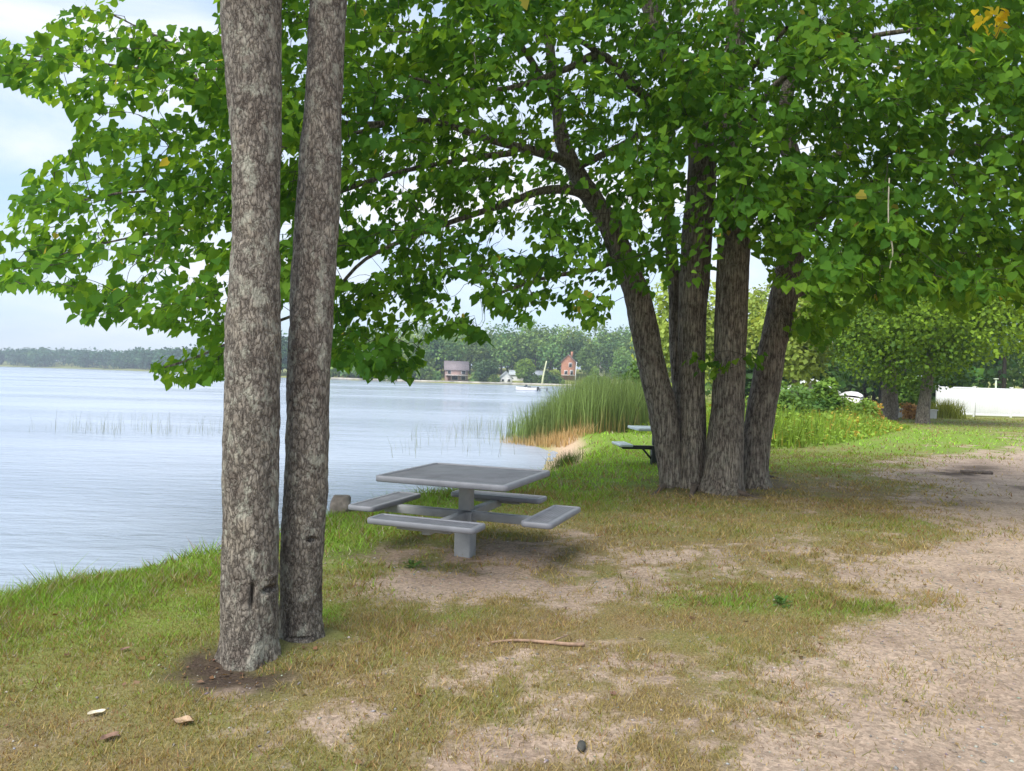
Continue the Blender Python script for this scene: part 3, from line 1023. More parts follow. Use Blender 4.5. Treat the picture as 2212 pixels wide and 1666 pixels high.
# fine branches from the limbs to the sprays
allp = np.concatenate([sp_pos[kept > .45], e_pos])
alld = np.concatenate([sp_dir[kept > .45], e_dir])
tipl = np.concatenate([np.where(kept > .85, .45, .12)[kept > .45], np.full(len(e_pos), .1)])
order = np.argsort(np.linalg.norm(allp - T0 - np.array([0, 0, 3.0]), axis=1))
nodes = SK[:, :3]
nrad = SK[:, 3]
NP = np.empty((len(nodes) + 3 * len(allp), 3))
NRr = np.empty(len(NP))
NP[:len(nodes)] = nodes
NRr[:len(nodes)] = nrad
cnt = len(nodes)
mb = MB()
g = np.random.default_rng(15)
for i in order:
    b0 = allp[i] - alld[i] * .08
    d2 = np.linalg.norm(NP[:cnt] - b0, axis=1) + .25 * (NP[:cnt, 2] > b0[2] + .3)
    j = int(np.argmin(d2))
    a0 = NP[j]
    L = np.linalg.norm(b0 - a0)
    if L > 2.6:
        continue
    r0 = min(.011, NRr[j] * .7, .004 + .006 * L)
    r0 = max(r0, .0035)
    tip = allp[i] + alld[i] * tipl[i] + np.array([0, 0, -.05])
    mid = (a0 + b0) / 2 + np.array([0, 0, .08 * L]) + g.normal(size=3) * .05 * L
    pts = spline(np.array([a0, mid, b0, tip]), 8)
    mb.tube(pts, np.linspace(r0, .002, 8), 4, False)
    for w in (2, 4, 6):
        NP[cnt] = pts[w]
        NRr[cnt] = .006
        cnt += 1
mb.build('twigs', M['twig'], big)
# pale hanging twigs
for rows in ([(1921, 385, 8.0, 1.4), (1919, 440, 8.0, 1.6), (1920, 490, 8.0, 1.6), (1928, 540, 8.0, 2), (1922, 580, 8.0, 1.2)],
             [(1006, 52, 8.6, 1), (1018, 90, 8.6, 1.6), (1026, 130, 8.6, 1.6), (1025, 168, 8.6, 1)]):
    pa = ppath(rows)
    q = spline(pa, 16)
    V_, F_, cp = tube(q[:, :3], q[:, 3], 6)
    MB().add(V_, F_.tolist()).build('hanging_twig', M['pale_twig'], big, True)
# yellow leaf spray at upper right
yp = np.array([P(2110 + 12 * k, 22 + 6 * math.sin(k), 8.2) for k in range(6)])
yd = unit(np.tile(np.array([.9, .1, -.2]), (6, 1)))
yc = lambda lp, idx, g: np.array([.55, .47, .05]) * (.7 + .5 * g.random((len(idx), 1)))
l3 = spray_leaves(yp, yd, 4, 18, (.07, .12), yc, (.08, .2))
V_, F_, C_ = leaves(*l3)
o = obj('yellow_leaves', V_, F_, M['leaf'], big, C_)
o['label'] = 'yellowing leaf spray'
# roots
mb = MB()
for vx0, vy0, vx1, vy1, r0 in ((1605, 1040, 1690, 1062, .07), (1620, 1032, 1700, 1036, .06), (1450, 1052, 1400, 1072, .06), (1500, 1062, 1490, 1082, .05), (1590, 1070, 1650, 1082, .05), (1640, 1030, 1690, 1020, .05)):
    a, b_ = G(vx0, vy0), G(vx1, vy1)
    pts = spline(np.array([a, (a + b_) / 2 + np.array([0, .05, 0]), b_]), 10)
    pts[:, 2] = gz(pts[:, 0], pts[:, 1]) + np.linspace(.05, -.03, 10)
    mb.tube(pts, np.linspace(r0, .015, 10), 8, False)
mb.build('root', M['root'], big, True)

# ------------------------------------------------------------------ the twin-stemmed tree in front
tw = empty('twin_stem_tree', (G(560, 1425)[0], 4.45, 0))
tag(tw, 'nearest tree, two straight grey scaly trunks side by side on one base', 'tree')
A = [(540, 1462, 4.32, 60), (540, 1436, 4.32, 61), (540, 1380, 4.32, 59), (541, 1300, 4.32, 58.5), (541, 1200, 4.32, 58), (542, 1100, 4.33, 57), (543, 1000, 4.34, 58.5), (545, 880, 4.34, 57.5), (546, 760, 4.35, 57.5), (546, 680, 4.36, 55),
     (549, 620, 4.36, 52), (552, 500, 4.37, 49), (554, 330, 4.38, 51), (549, 170, 4.4, 58), (543, 0, 4.42, 61), (538, -200, 4.45, 58), (520, -600, 4.5, 50), (490, -1100, 4.5, 36), (470, -1500, 4.5, 22)]
B = [(651, 1425, 4.62, 48), (651, 1396, 4.62, 45), (650, 1340, 4.62, 43), (651, 1250, 4.62, 44.5), (654, 1160, 4.62, 46.5), (660, 1080, 4.63, 47), (663, 1000, 4.63, 46), (665, 900, 4.64, 45.5), (667, 800, 4.64, 45.5), (676, 600, 4.66, 46), (684, 480, 4.67, 44),
     (689, 400, 4.68, 44), (700, 200, 4.7, 40.5), (708, 0, 4.72, 39.5), (716, -200, 4.75, 37), (735, -600, 4.8, 30), (760, -1100, 4.8, 20)]
SCARS = [[(P(545, 1290, 4.18), .011, .075, .05), (P(578, 1278, 4.2), .03, .022, .05), (P(580, 1250, 4.2), .03, .02, -.014), (P(520, 900, 4.2), .02, .03, -.008), (P(547, 700, 4.22), .09, .05, -.006), (P(570, 1000, 4.2), .012, .03, .014)],
         [(P(672, 1168, 4.5), .022, .016, .045), (P(655, 1320, 4.5), .012, .03, .016), (P(672, 1322, 4.5), .02, .02, .01), (P(660, 980, 4.52), .014, .02, .012), (P(650, 1380, 4.5), .06, .012, .02)]]
for i, rows in enumerate((A, B)):
    pa = ppath(rows)
    V_, F_ = trunk_mesh(pa, 110, 560, .0055, 9, 22, 51 + 7 * i, (0, .2, .13), SCARS[i])
    obj('trunk', V_, F_, M['bark_grey'], tw, None, True)
# its crown is high up, above the picture
limbs2 = [[(540, -250, 4.45, 22), (300, -420, 4.3, 12), (-100, -560, 4.2, 6)], [(520, -620, 4.5, 24), (250, -900, 5.2, 12), (0, -1050, 6, 6)], [(735, -600, 4.8, 18), (1000, -820, 5.2, 10), (1300, -900, 5.6, 5)],
          [(500, -1000, 4.5, 22), (700, -1300, 3.6, 10), (900, -1500, 3.0, 5)]]
for i, rows in enumerate(limbs2):
    V_, F_ = trunk_mesh(ppath(rows), 12, 30, .003, 3, 22, 91 + i)
    obj('limb', V_, F_, M['bark_grey'], tw, None, True)
g = np.random.default_rng(41)
n = 110
cp_ = np.stack([g.normal(-1.2, 1.5, n), g.normal(4.6, 1.3, n), g.uniform(4.6, 8, n)], 1)
cdv = unit(np.stack([g.normal(size=n), g.normal(size=n), -.2 + .1 * g.normal(size=n)], 1))
l4 = spray_leaves(cp_, cdv, 22, 42, (.09, .14), bigcol)
pv = proj(l4[0])
inside = (pv[:, 1] > -25) & (l4[0][:, 1] > .3)
l4 = [a[~inside] for a in l4]
V_, F_, C_ = leaves(*l4)
obj('crown', V_, F_, M['leaf'], tw, C_)

# ------------------------------------------------------------------ picnic tables
def table_material(name, col, rot, rough=.55):
    m, nt, b = newmat(name)
    v = coord(nt)
    v.node.inputs['Rotation'].default_value = (0, 0, -rot)
    vo = nd(nt, 'ShaderNodeTexVoronoi', i_Scale=36, i_Randomness=0.0)
    nt.links.new(v, vo.inputs['Vector'])
    hole = ramp(nt, [(.28, (.3,) * 3), (.36, (1, 1, 1))])
    nt.links.new(vo.outputs['Distance'], hole.inputs[0])
    f = noise(nt, v, 5, 6, .65)
    r = ramp(nt, [(.3, tuple(c * .68 for c in col)), (.7, tuple(c * 1.2 for c in col))])
    nt.links.new(f, r.inputs[0])
    nt.links.new(mixc(nt, r.outputs[0], hole.outputs[0], .75, 'MULTIPLY'), b.inputs['Base Color'])
    b.inputs['Roughness'].default_value = rough
    bump(nt, b, hole.outputs[0], .4, .003)
    return m


M['tbl_mesh'] = table_material('perforated_grey_metal', (.165, .17, .195), math.atan2(1.1, .40))
M['tbl_rim'] = simple('coated_grey_rim', (.195, .203, .23), .5, .12, 8, 0, .15, 60, .002)
M['tbl_post'] = simple('grey_painted_steel', (.27, .285, .3), .5, .18, 6, 0, .2, 50, .002)
M['tbl_dark'] = simple('black_painted_steel', (.012, .014, .013), .45, .3, 6)
M['tbl_pale'] = table_material('perforated_pale_metal', (.5, .58, .57), R(5), .45)
M['tbl_pale_rim'] = simple('pale_coated_rim', (.52, .6, .6), .45, .1)


def picnic(name, label, cx, cy, rot, size, seatd, seatl, seatw, top_z, seat_z, m_top, m_rim, m_post, m_arm, brace=False, sides=(0, 1, 2, 3)):
    z0 = gz1(cx, cy)
    e = empty(name, (cx, cy, z0))
    tag(e, label, 'picnic table')
    ux = np.array([math.cos(rot), math.sin(rot), 0])
    uy = np.array([-math.sin(rot), math.cos(rot), 0])
    c = np.array([cx, cy, z0])

    def at(a, b_, z_):
        return tuple(c + ux * a + uy * b_ + np.array([0, 0, z_]))
    top = MB().slab(at(0, 0, top_z - .022), size - .086, size - .086, .02, .03, rot, .004).build('tabletop', m_top, e, False)
    MB().frame(at(0, 0, top_z - .03), size, size, .052, .05, .045, rot).build('rim', m_rim, top)
    MB().box(at(0, 0, seat_z / 2 - .08), (.155, .155, seat_z + .06), rot, None, .008).build('post', m_post, e)
    MB().box(at(0, 0, (seat_z + top_z) / 2 - .04), (.11, .11, top_z - seat_z), rot, None, .006).build('upper_post', m_post, e)
    MB().box(at(0, 0, top_z - .045), (.5, .07, .03), rot, None, .004).box(at(0, 0, top_z - .046), (.066, .5, .028), rot, None, .004).build('top_bracket', m_arm, e)
    for k in sides:
        a = k * math.pi / 2
        dx, dy = math.cos(a), math.sin(a)
        r2 = rot + a
        sc = at(dx * seatd, dy * seatd, seat_z - .02)
        st = MB().slab(sc, seatw - .076, seatl - .076, .02, .02, r2, .004).build('seat', m_top, e)
        MB().frame(tuple(np.array(sc) - np.array([0, 0, .008])), seatw, seatl, .046, .045, .04, r2).build('rim', m_rim, st)
        MB().box(at(dx * (.06 + seatd) / 2, dy * (.06 + seatd) / 2, seat_z - .085), (seatd - .06, .075, .075), r2, None, .006).build('arm', m_arm, e)
        MB().box(at(dx * seatd, dy * seatd, seat_z - .062), (.1, seatl * .5, .05), r2, None, .006).build('seat_bracket', m_arm, e)
        if brace:
            p0 = np.array(at(dx * .05, dy * .05, seat_z - .33))
            p1 = np.array(at(dx * .26, dy * .26, seat_z - .1))
            MB().tube([p0, p1], [.02, .02], 6).build('brace', m_arm, e)
    return e


rotT = math.atan2(1.1, .40)
picnic('picnic_table', 'grey square perforated metal picnic table with four attached seats near the water', -.385, 6.98, rotT, 1.22, .82, .96, .27, .76, .46, M['tbl_mesh'], M['tbl_rim'], M['tbl_post'], M['tbl_post'])
p = G(1414, 1003)
picnic('picnic_table', 'picnic table with pale top and black frame half hidden behind the big tree', p[0], p[1], R(5), .92, .66, .8, .26, .74, .42, M['tbl_pale'], M['tbl_pale_rim'], M['tbl_dark'], M['tbl_dark'], True, (0, 2))

# ------------------------------------------------------------------ reeds and weeds
def blades(x, y, z, h, w, c0, c1, g, lean=.18, mid=.45):
    m = len(x)
    a = g.uniform(0, 6.283, m)
    la = g.uniform(0, 6.283, m)
    ln = np.abs(g.normal(size=m)) * lean * h
    bx, by = np.cos(a) * w, np.sin(a) * w
    dx, dy = np.cos(la) * ln, np.sin(la) * ln
    V = np.empty((m, 5, 3))
    V[:, 0] = np.stack([x - bx, y - by, z], 1)
    V[:, 1] = np.stack([x + bx, y + by, z], 1)
    V[:, 2] = np.stack([x + bx * .8 + dx * .25, y + by * .8 + dy * .25, z + h * mid], 1)
    V[:, 3] = np.stack([x - bx * .8 + dx * .25, y - by * .8 + dy * .25, z + h * mid], 1)
    V[:, 4] = np.stack([x + dx, y + dy, z + h], 1)
    C = np.empty((m, 5, 3))
    C[:, :2] = c0[:, None]
    C[:, 2:] = c1[:, None]
    i = np.arange(m)[:, None] * 5
    return V.reshape(-1, 3), [i + np.array([[0, 1, 2, 3]]), i + np.array([[3, 2, 4]])], C.reshape(-1, 3)


def in_region(poly, n, g):
    poly = np.array(poly)
    x = g.uniform(poly[:, 0].min(), poly[:, 0].max(), n)
    y = g.uniform(poly[:, 1].min(), poly[:, 1].max(), n)
    k = inpoly(x, y, poly)
    return x[k], y[k]


g = np.random.default_rng(61)
x, y = in_region([(-.6, 25.2), (.6, 24.2), (1.6, 24.0), (2.3, 23.3), (3.4, 24.2), (5.2, 27), (6.5, 33), (2.5, 34), (1.2, 31), (.1, 28)], 13000, g)
k = g.random(len(x)) < sstep(-.8, 1.6, x) * .92 + .08
x, y = x[k], y[k]
m = len(x)
z = np.maximum(gz(x, y), WZ - .25)
h = (1.25 + .8 * g.random(m)) * (.6 + .4 * sstep(-.5, 3.0, x)) + .4 * n2(x, y, .8, 5) + .3 * n2(x, y, 2.4, 15)
c1 = np.array([.16, .235, .075]) * (.5 + .9 * g.random((m, 1))) * (1 + .3 * n2(x, y, 1.1, 6)[:, None])
straw = np.array([.4, .3, .14]) * (.6 + .7 * g.random((m, 1)))
f = (g.random((m, 1)) < .5 * np.exp(-((y - 23.5) / 2.4) ** 2)[:, None])
c0 = np.where(f, straw, c1 * .8)
V_, F_, C_ = blades(x, y, z, np.maximum(h, .7), .006 + .01 * g.random(m), c0, c1, g, .2)
tag(obj('reeds', V_, F_, M['blade'], None, C_), 'dense bed of tall green cattail reeds at the water edge', 'reeds', kind='stuff')
# short straw-coloured dead stalks along the beach
x, y = in_region([(-.4, 24.7), (.7, 23.5), (1.6, 22.6), (2.7, 23.4), (1.5, 24.2), (.3, 25.2)], 2000, g)
m = len(x)
z = np.maximum(gz(x, y), WZ - .1)
c = np.array([.46, .34, .17]) * (.6 + .7 * g.random((m, 1)))
V_, F_, C_ = blades(x, y, z, .16 + .3 * g.random(m), .008 + .006 * g.random(m), c, c, g, .3)
tag(obj('dead_reeds', V_, F_, M['blade'], None, C_), 'orange brown dead reed stalks at the foot of the reed bed', 'dead reeds', kind='stuff')
# sparse reeds in open water
pts = [(g.normal(-4.6 * 0 + P(v, 930, 25)[0], .5), g.normal(25.0, .8)) for v in np.concatenate([g.uniform(140, 500, 110), g.normal(180, 25, 30), g.normal(380, 40, 30)])]
pts += [(g.uniform(-3.3, .2), g.uniform(19, 26)) for _ in range(70)] + [(g.uniform(-2, .8), g.uniform(24, 34)) for _ in range(220)]
x, y = np.array(pts).T
k = lake_sd(x, y) < -.3
x, y = x[k], y[k]
m = len(x)
c = np.array([.24, .28, .24]) * (.7 + .6 * g.random((m, 1)))
V_, F_, C_ = blades(x, y, np.full(m, WZ - .1), .35 + .65 * g.random(m), .003 + .003 * g.random(m), c, c, g, .2)
tag(obj('water_reeds', V_, F_, M['blade'], None, C_), 'sparse thin reeds standing in the open water', 'reeds', kind='stuff')

# tall weeds on the right and behind the second table
WP = [tuple(G(1640, 972)[:2]), tuple(G(1720, 972)[:2]), tuple(G(1800, 962)[:2]), tuple(G(1880, 948)[:2]), tuple(G(1965, 927)[:2]), (17.5, 36), (17.5, 43), (6, 44), (4.2, 34), (5.2, 27), (3.7, 24.8), (5.2, 22.6), (6, 21)]
x, y = in_region(WP, 30000, g)
m = len(x)
h = (.45 + .55 * g.random(m)) * (1.0 + .35 * n2(x, y, .6, 5)) * np.interp(x / y, [.1, .3, .36, .45, .55], [.75, .9, 1.0, .8, .5])
h *= .3 + .7 * sstep(0, 1.6, polydist(x, y, WP) + .5 * n2(x, y, 1.2, 51))
h *= 1 + .35 * n2(x, y, 1.7, 52)
c1 = np.array([.22, .35, .045]) * (.55 + .75 * g.random((m, 1))) * (1 + .3 * n2(x, y, 1.0, 9)[:, None])
yl = (g.random(m) < .07 + .14 * sstep(10, 15, x))
c1[yl] = np.array([.42, .33, .06]) * (.6 + .7 * g.random((yl.sum(), 1)))
V1, F1, C1 = blades(x, y, gz(x, y) - .02, h, .012 + .012 * g.random(m), c1 * .7, c1, g, .3)
# leafy bits
k = g.random(m) < .55
lp = np.stack([x[k], y[k], gz(x[k], y[k]) + h[k] * g.uniform(.3, 1, k.sum())], 1)
ax = g.normal(size=lp.shape) * np.array([1, 1, .4])
nm = g.normal(size=lp.shape) * .5 + np.array([0, 0, 1])
V2, F2, C2 = leaves(lp, ax, nm, g.uniform(.06, .16, len(lp)), c1[k], 'rhomb')
tag(obj('tall_weeds', np.concatenate([V1, V2]), F1 + [F2 + len(V1)], M['blade'], None, np.concatenate([C1, C2])), 'bright green tall grass and weeds along the back of the lawn', 'weeds', kind='stuff')


def tuft(name, label, cat, p, r, n, h, col, seed, w=.006):
    g = np.random.default_rng(seed)
    x, y = p[0] + g.normal(size=n) * r * .5, p[1] + g.normal(size=n) * r * .5
    c = np.array(col) * (.6 + .8 * g.random((n, 1)))
    V, Fl, C = blades(x, y, gz(x, y) - .01, h * (.5 + .6 * g.random(n)), np.full(n, w), c, c, g, .45)
    tag(obj(name, V, Fl, M['blade'], None, C, False, p), label, cat)


p = P(1222, 1000, 17.2)
p[2] = gz1(p[0], p[1])
tuft('grass_tuft', 'dark green tuft growing alone on the small sand beach', 'grass tuft', p, .3, 420, .38, (.08, .13, .03), 3)
p = G(2095, 905)
p = np.array([25.6, 45.5, 0])
p[2] = gz1(p[0], p[1])
tuft('grass_tuft', 'yellow green clump of tall grass at the end of the white fence', 'grass tuft', p, .9, 700, 1.15, (.22, .26, .04), 4, .02)

# ------------------------------------------------------------------ generic trees
def crown_leaves(c, rad, n, size, g, lobes=12, cols=((.03, .085, .02), (.12, .22, .035)), tiers=False, hang=.4):
    c = np.array(c, float)
    rad = np.array(rad, float)
    L = unit(g.normal(size=(lobes, 3))) * rad * (.35 + .45 * g.random((lobes, 1)))
    L[0] = 0
    lr = (.34 + .24 * g.random(lobes)) * rad.mean()
    i = g.integers(0, lobes, n)
    d = unit(g.normal(size=(n, 3)) + np.array([0, 0, .25]))
    rr = lr[i] * (.72 + .34 * g.random(n))
    p = c + L[i] + d * rr[:, None] * (np.array([1.15, 1.15, .75]) if tiers else 1)
    ax = d * .5 + g.normal(size=(n, 3)) * .6 + np.array([0, 0, -hang])
    nm = d * .8 + np.array([0, 0, .6]) + g.normal(size=(n, 3)) * .4
    t = np.clip(.65 * g.random(lobes)[i] ** 1.6 + .35 * g.random(n), 0, 1)[:, None]
    col = np.array(cols[0]) + (np.array(cols[1]) - np.array(cols[0])) * t
    return p, ax, nm, size * (.6 + .8 * g.random(n)), col


def simple_tree(name, label, p, h, crad, cz, n, lsize, cols, trunk_r, seed, cat='tree', tiers=False, group=None, lobes=14, mat=None, barkm=None, lean=0.0):
    g = np.random.default_rng(seed)
    p = np.array(p, float)
    e = empty(name, p)
    tag(e, label, cat, group)
    top = p + np.array([lean * .6, 0, h * .85])
    path = np.array([(*(p - np.array([0, 0, .2])), trunk_r * 1.35), (*(p + np.array([0, 0, h * .06])), trunk_r * 1.05), (*(p + np.array([lean * .3, 0, h * .35])), trunk_r * .8), (*top, trunk_r * .2)])
    V, Fq = trunk_mesh(path, 18, 40, trunk_r * .05, 2, 8, seed)
    obj('trunk', V, Fq, barkm or M['bark_brown'], e, None, True)
    bl = MB()
    for k in range(7):
        a = g.uniform(0, 6.28)
        s = p + np.array([lean * .3, 0, h * g.uniform(.28, .6)])
        en = p + np.array([math.cos(a) * crad[0] * .75, math.sin(a) * crad[1] * .75, cz + g.uniform(-.3, .5) * crad[2]])
        bl.tube(spline(np.array([s, (s + en) / 2 + np.array([0, 0, .4]), en]), 7), np.linspace(trunk_r * .35, trunk_r * .06, 7), 6, False)
    bl.build('branches', barkm or M['bark_brown'], e, True)
    L = crown_leaves(p + np.array([lean * .5, 0, cz]), crad, n, lsize, g, lobes, cols, tiers)
    V, Fc, C = leaves(*L, 'rhomb')
    obj('crown', V, Fc, mat or M['far_leaf'], e, C)
    return e


MAPLE = ((.035, .095, .009), (.29, .46, .028))
p = P(1920, 905, 41)
simple_tree('maple_tree', 'stout trunked leafy tree standing behind the weeds left of the white fence', (p[0], p[1], gz1(p[0], p[1])), 12, (3.9, 4.2, 4.2), 6.5, 26000, .19, MAPLE, .4, 3, tiers=True, lobes=30)
p = G(1994, 915)
p[2] = gz1(p[0], p[1])
simple_tree('maple_tree', 'dark leaning trunk tree with low spreading leaves just left of the white fence', p, 11, (5.2, 4.5, 3.6), 5.6, 28000, .17, MAPLE, .28, 4, tiers=True, lobes=34, lean=1.0)
# their low skirt of leaves that spreads to the right edge
WIL = ((.16, .25, .04), (.4, .5, .1))
for i, (vx_, d_, h_, lb) in enumerate(((1475, 48, 9, 'yellow green tree seen between the trunks of the big tree'), (1715, 46, 8, 'pale yellow green feathery tree right of the big trunks'), (1640, 60, 10, 'tall light green tree glimpsed behind the rightmost big trunk'))):
    p = P(vx_, 870, d_)
    z0 = gz1(p[0], p[1])
    simple_tree('willow_tree', lb, (p[0], p[1], z0), h_, (2.6, 2.4, h_ * .42), h_ * .55, 5200, .3, WIL, .16, 21 + i, lobes=22)


def bush(name, label, vx_, d_, w, h, n, ls, cols, seed, cat='bush'):
    g = np.random.default_rng(seed)
    p = P(vx_, 880, d_)
    p[2] = gz1(p[0], p[1])
    e = empty(name, p)
    L = crown_leaves(p + np.array([0, 0, h * .5]), (w / 2, w / 2, h / 2), n, ls, g, 14, cols)
    k = L[0][:, 2] > p[2]
    V, Fc, C = leaves(*[a[k] for a in L], 'rhomb')
    obj('foliage', V, Fc, M['far_leaf'], e, C)
    st = MB()
    for k in range(6):
        a = g.uniform(0, 6.28)
        st.tube([p - np.array([0, 0, .1]), p + np.array([math.cos(a) * w * .15, math.sin(a) * w * .15, h * .45]), p + np.array([math.cos(a) * w * .3, math.sin(a) * w * .3, h * .8])], [.03, .02, .008], 5)
    st.build('stem', M['twig'], e)
    tag(e, label, cat)


GRN = ((.05, .13, .02), (.19, .32, .04))
bush('bush', 'bright green young bush right of the grey roofed house', 1790, 34, 1.3, 2.2, 1500, .2, GRN, 5)
bush('bush', 'round green bush seen between the two trunks left of the fence', 1962, 52, 2.6, 2.4, 2200, .22, GRN, 6)
bush('bush', 'orange brown dry shrub behind the dark leaning trunk', 1974, 42.5, 1.3, 1.0, 1200, .13, ((.36, .22, .09), (.62, .4, .17)), 7)
bush('bush', 'dark green low bush behind the weeds beside the bright young bush', 1762, 32, 1.8, 1.2, 1200, .16, ((.03, .09, .02), (.1, .2, .03)), 8)
bush('bush', 'small orange flowering shrub among the weeds in front of the stout trunk', 1880, 35, 1.6, .95, 1000, .12, ((.25, .2, .04), (.5, .28, .06)), 9)
bush('bush', 'dark leafy shrub at the right end of the reed bed', 1385, 30, 1.6, 2.4, 1600, .17, ((.03, .09, .02), (.1, .19, .03)), 10)

bush('bush', 'mid green leafy shrub rising from the weeds beside the rightmost big trunk', 1690, 29, 2.2, 1.9, 1900, .15, ((.06, .14, .03), (.2, .33, .06)), 12)
bush('bush', 'fresh green sprawling shrub in front of the white covered boat', 1835, 34, 2.6, 1.15, 1700, .13, ((.09, .18, .03), (.27, .4, .06)), 13)

# ------------------------------------------------------------------ white fence
M['vinyl'] = simple('white_vinyl', (.8, .81, .84), .45, .03, 2, 0, .1, 30, .002)
fe = empty('white_fence', (27.6, 50, 0))
tag(fe, 'long white solid panel fence across the far right of the lawn', 'fence')
x0 = P(2024, 870, 50)[0]
zf = -.15
for k in range(9):
    xa = x0 + k * 2.4
    zz = gz1(xa, 50)
    MB().box((xa, 50, zz + .9), (.13, .13, 2.0), 0, None, .01).box((xa, 50, zz + 1.93), (.17, .17, .06), 0, None, .015).build('post', M['vinyl'], fe)
    if k < 8:
        pm = MB()
        for q in range(14):
            pm.box((xa + .07 + .162 * q + .08, 50, zz + .98), (.158, .03, 1.62), 0, None, .006)
        pn = pm.build('panel', M['vinyl'], fe)
        MB().box((xa + 1.2, 50, zz + 1.83), (2.26, .05, .11), 0, None, .01).build('top_rail', M['vinyl'], pn)
        MB().box((xa + 1.2, 50, zz + .14), (2.26, .05, .12), 0, None, .01).build('bottom_rail', M['vinyl'], pn)

# ------------------------------------------------------------------ houses and shore things
M['win'] = simple('window_glass', (.03, .035, .045), .12, .2, 3, 0, 0)
M['trim'] = simple('white_trim', (.75, .75, .73), .6, .05)


def house(name, label, p, w, dp, hw, hr, rot, wallc, roofc, windows, ridge='x', chimney=False, door=None, porch=None, cat='house'):
    p = np.array(p, float)
    e = empty(name, p)
    tag(e, label, cat)
    c, s = math.cos(rot), math.sin(rot)

    def T(a):
        a = np.asarray(a, float)
        return np.stack([p[0] + a[:, 0] * c - a[:, 1] * s, p[1] + a[:, 0] * s + a[:, 1] * c, p[2] + a[:, 2]], 1)
    mw_ = simple(name + '_wall', wallc, .85, .15, 1.5)
    mr_ = simple(name + '_roof', roofc, .9, .3, 3, 0, .5, 8, .05)
    a, b_ = w / 2, dp / 2
    z0 = -1.5
    if ridge == 'x':
        V = [(-a, -b_, z0), (a, -b_, z0), (a, b_, z0), (-a, b_, z0), (-a, -b_, hw), (a, -b_, hw), (a, b_, hw), (-a, b_, hw), (-a, 0, hw + hr), (a, 0, hw + hr)]
        q4 = [(0, 1, 5, 4), (2, 3, 7, 6)]
        q5 = [(1, 2, 6, 9, 5), (3, 0, 4, 8, 7)]
    else:
        V = [(-a, -b_, z0), (a, -b_, z0), (a, b_, z0), (-a, b_, z0), (-a, -b_, hw), (a, -b_, hw), (a, b_, hw), (-a, b_, hw), (0, -b_, hw + hr), (0, b_, hw + hr)]
        q4 = [(1, 2, 6, 5), (3, 0, 4, 7)]
        q5 = [(0, 1, 5, 8, 4), (2, 3, 7, 9, 6)]
    obj('wall', T(V), [np.array(q4), np.array(q5)], mw_, e)
    ov, th = .45, .18
    rf = MB()
    for sg in (-1, 1):
        if ridge == 'x':
            k = hr / b_
            prof = [(-a - ov, sg * (b_ + ov), hw - ov * k + .02), (a + ov, sg * (b_ + ov), hw - ov * k + .02), (a + ov, 0, hw + hr + .02), (-a - ov, 0, hw + hr + .02)]
        else:
            k = hr / a
            prof = [(sg * (a + ov), -b_ - ov, hw - ov * k + .02), (sg * (a + ov), b_ + ov, hw - ov * k + .02), (0, b_ + ov, hw + hr + .02), (0, -b_ - ov, hw + hr + .02)]
        pr = np.array(prof)
        rf.add(T(np.vstack([pr, pr + np.array([0, 0, th])])), [(0, 1, 2, 3), (7, 6, 5, 4), (0, 4, 5, 1), (1, 5, 6, 2), (2, 6, 7, 3), (3, 7, 4, 0)])
    ro = rf.build('roof', mr_, e)
    if chimney:
        cp = T([(a * .4, 0, hw + hr + .3)])[0]
        MB().box(tuple(cp), (.8, .8, 2.0), rot).build('chimney', mw_, ro)
    for (wx_, wz_, ww, wh) in windows:
        cpt = T([(wx_, -b_ - .05, wz_)])[0]
        wf = MB().box(tuple(cpt), (ww + .25, .08, wh + .25), rot).build('window', M['trim'], e)
        cpt = T([(wx_, -b_ - .1, wz_)])[0]
        MB().box(tuple(cpt), (ww, .03, wh), rot).build('pane', M['win'], wf)
    if door:
        cpt = T([(door[0], -b_ - .06, 1.0)])[0]
        MB().box(tuple(cpt), (1.0, .1, 2.0), rot).build('door', simple('door_paint', door[1], .6), e)
    if porch:
        cpt = T([(0, -b_ - 1.3, porch)])[0]
        MB().box(tuple(cpt), (w * .98, 2.4, .15), rot).build('deck', M['trim'], e)


def shore_at(vx_, d_):
    p = P(vx_, 820, d_)
    p[2] = gz1(p[0], p[1])
    return p


p = shore_at(985, 276)
house('cottage', 'pinkish brown two storey cottage with broad brown roof by the far shore', (p[0], p[1], p[2] - .3), 8.0, 7, 4.2, 2.9, .12, (.42, .29, .26), (.2, .17, .18), [(-2.6, 3.2, 1.0, 1.1), (-.6, 1.2, 2.0, 1.3), (2.4, 3.2, 1.2, 1.1), (2.4, 1.2, 1.4, 1.2)], 'x', False, (-2.6, (.25, .12, .1)), 2.2)
p = shore_at(1092, 272)
house('cottage', 'small white gabled cottage with grey roof at the far water edge', (p[0], p[1], p[2] - .2), 4.2, 6, 1.9, 2.1, .1, (.7, .7, .68), (.33, .36, .38), [(-1.2, 1.1, .7, .9), (.9, 1.1, .9, .9)], 'y')
p = shore_at(1112, 282)
house('cottage', 'low grey roofed white annex right of the gabled cottage', (p[0] + .8, p[1], p[2] - .2), 5.2, 6, 2.0, 1.5, 0, (.68, .69, .7), (.36, .4, .42), [(.8, 1.2, 1.4, 1.0)], 'x')
p = shore_at(1152, 280)
house('cottage', 'pale grey low cottage left of the leaning pole on the far shore', (p[0], p[1], p[2] - .3), 6.2, 6, 2.4, 1.5, 0, (.48, .52, .54), (.3, .33, .36), [(-1.6, 1.3, 1.2, 1.1), (1.4, 1.3, .9, 1.4)], 'x')
p = shore_at(1228, 290)
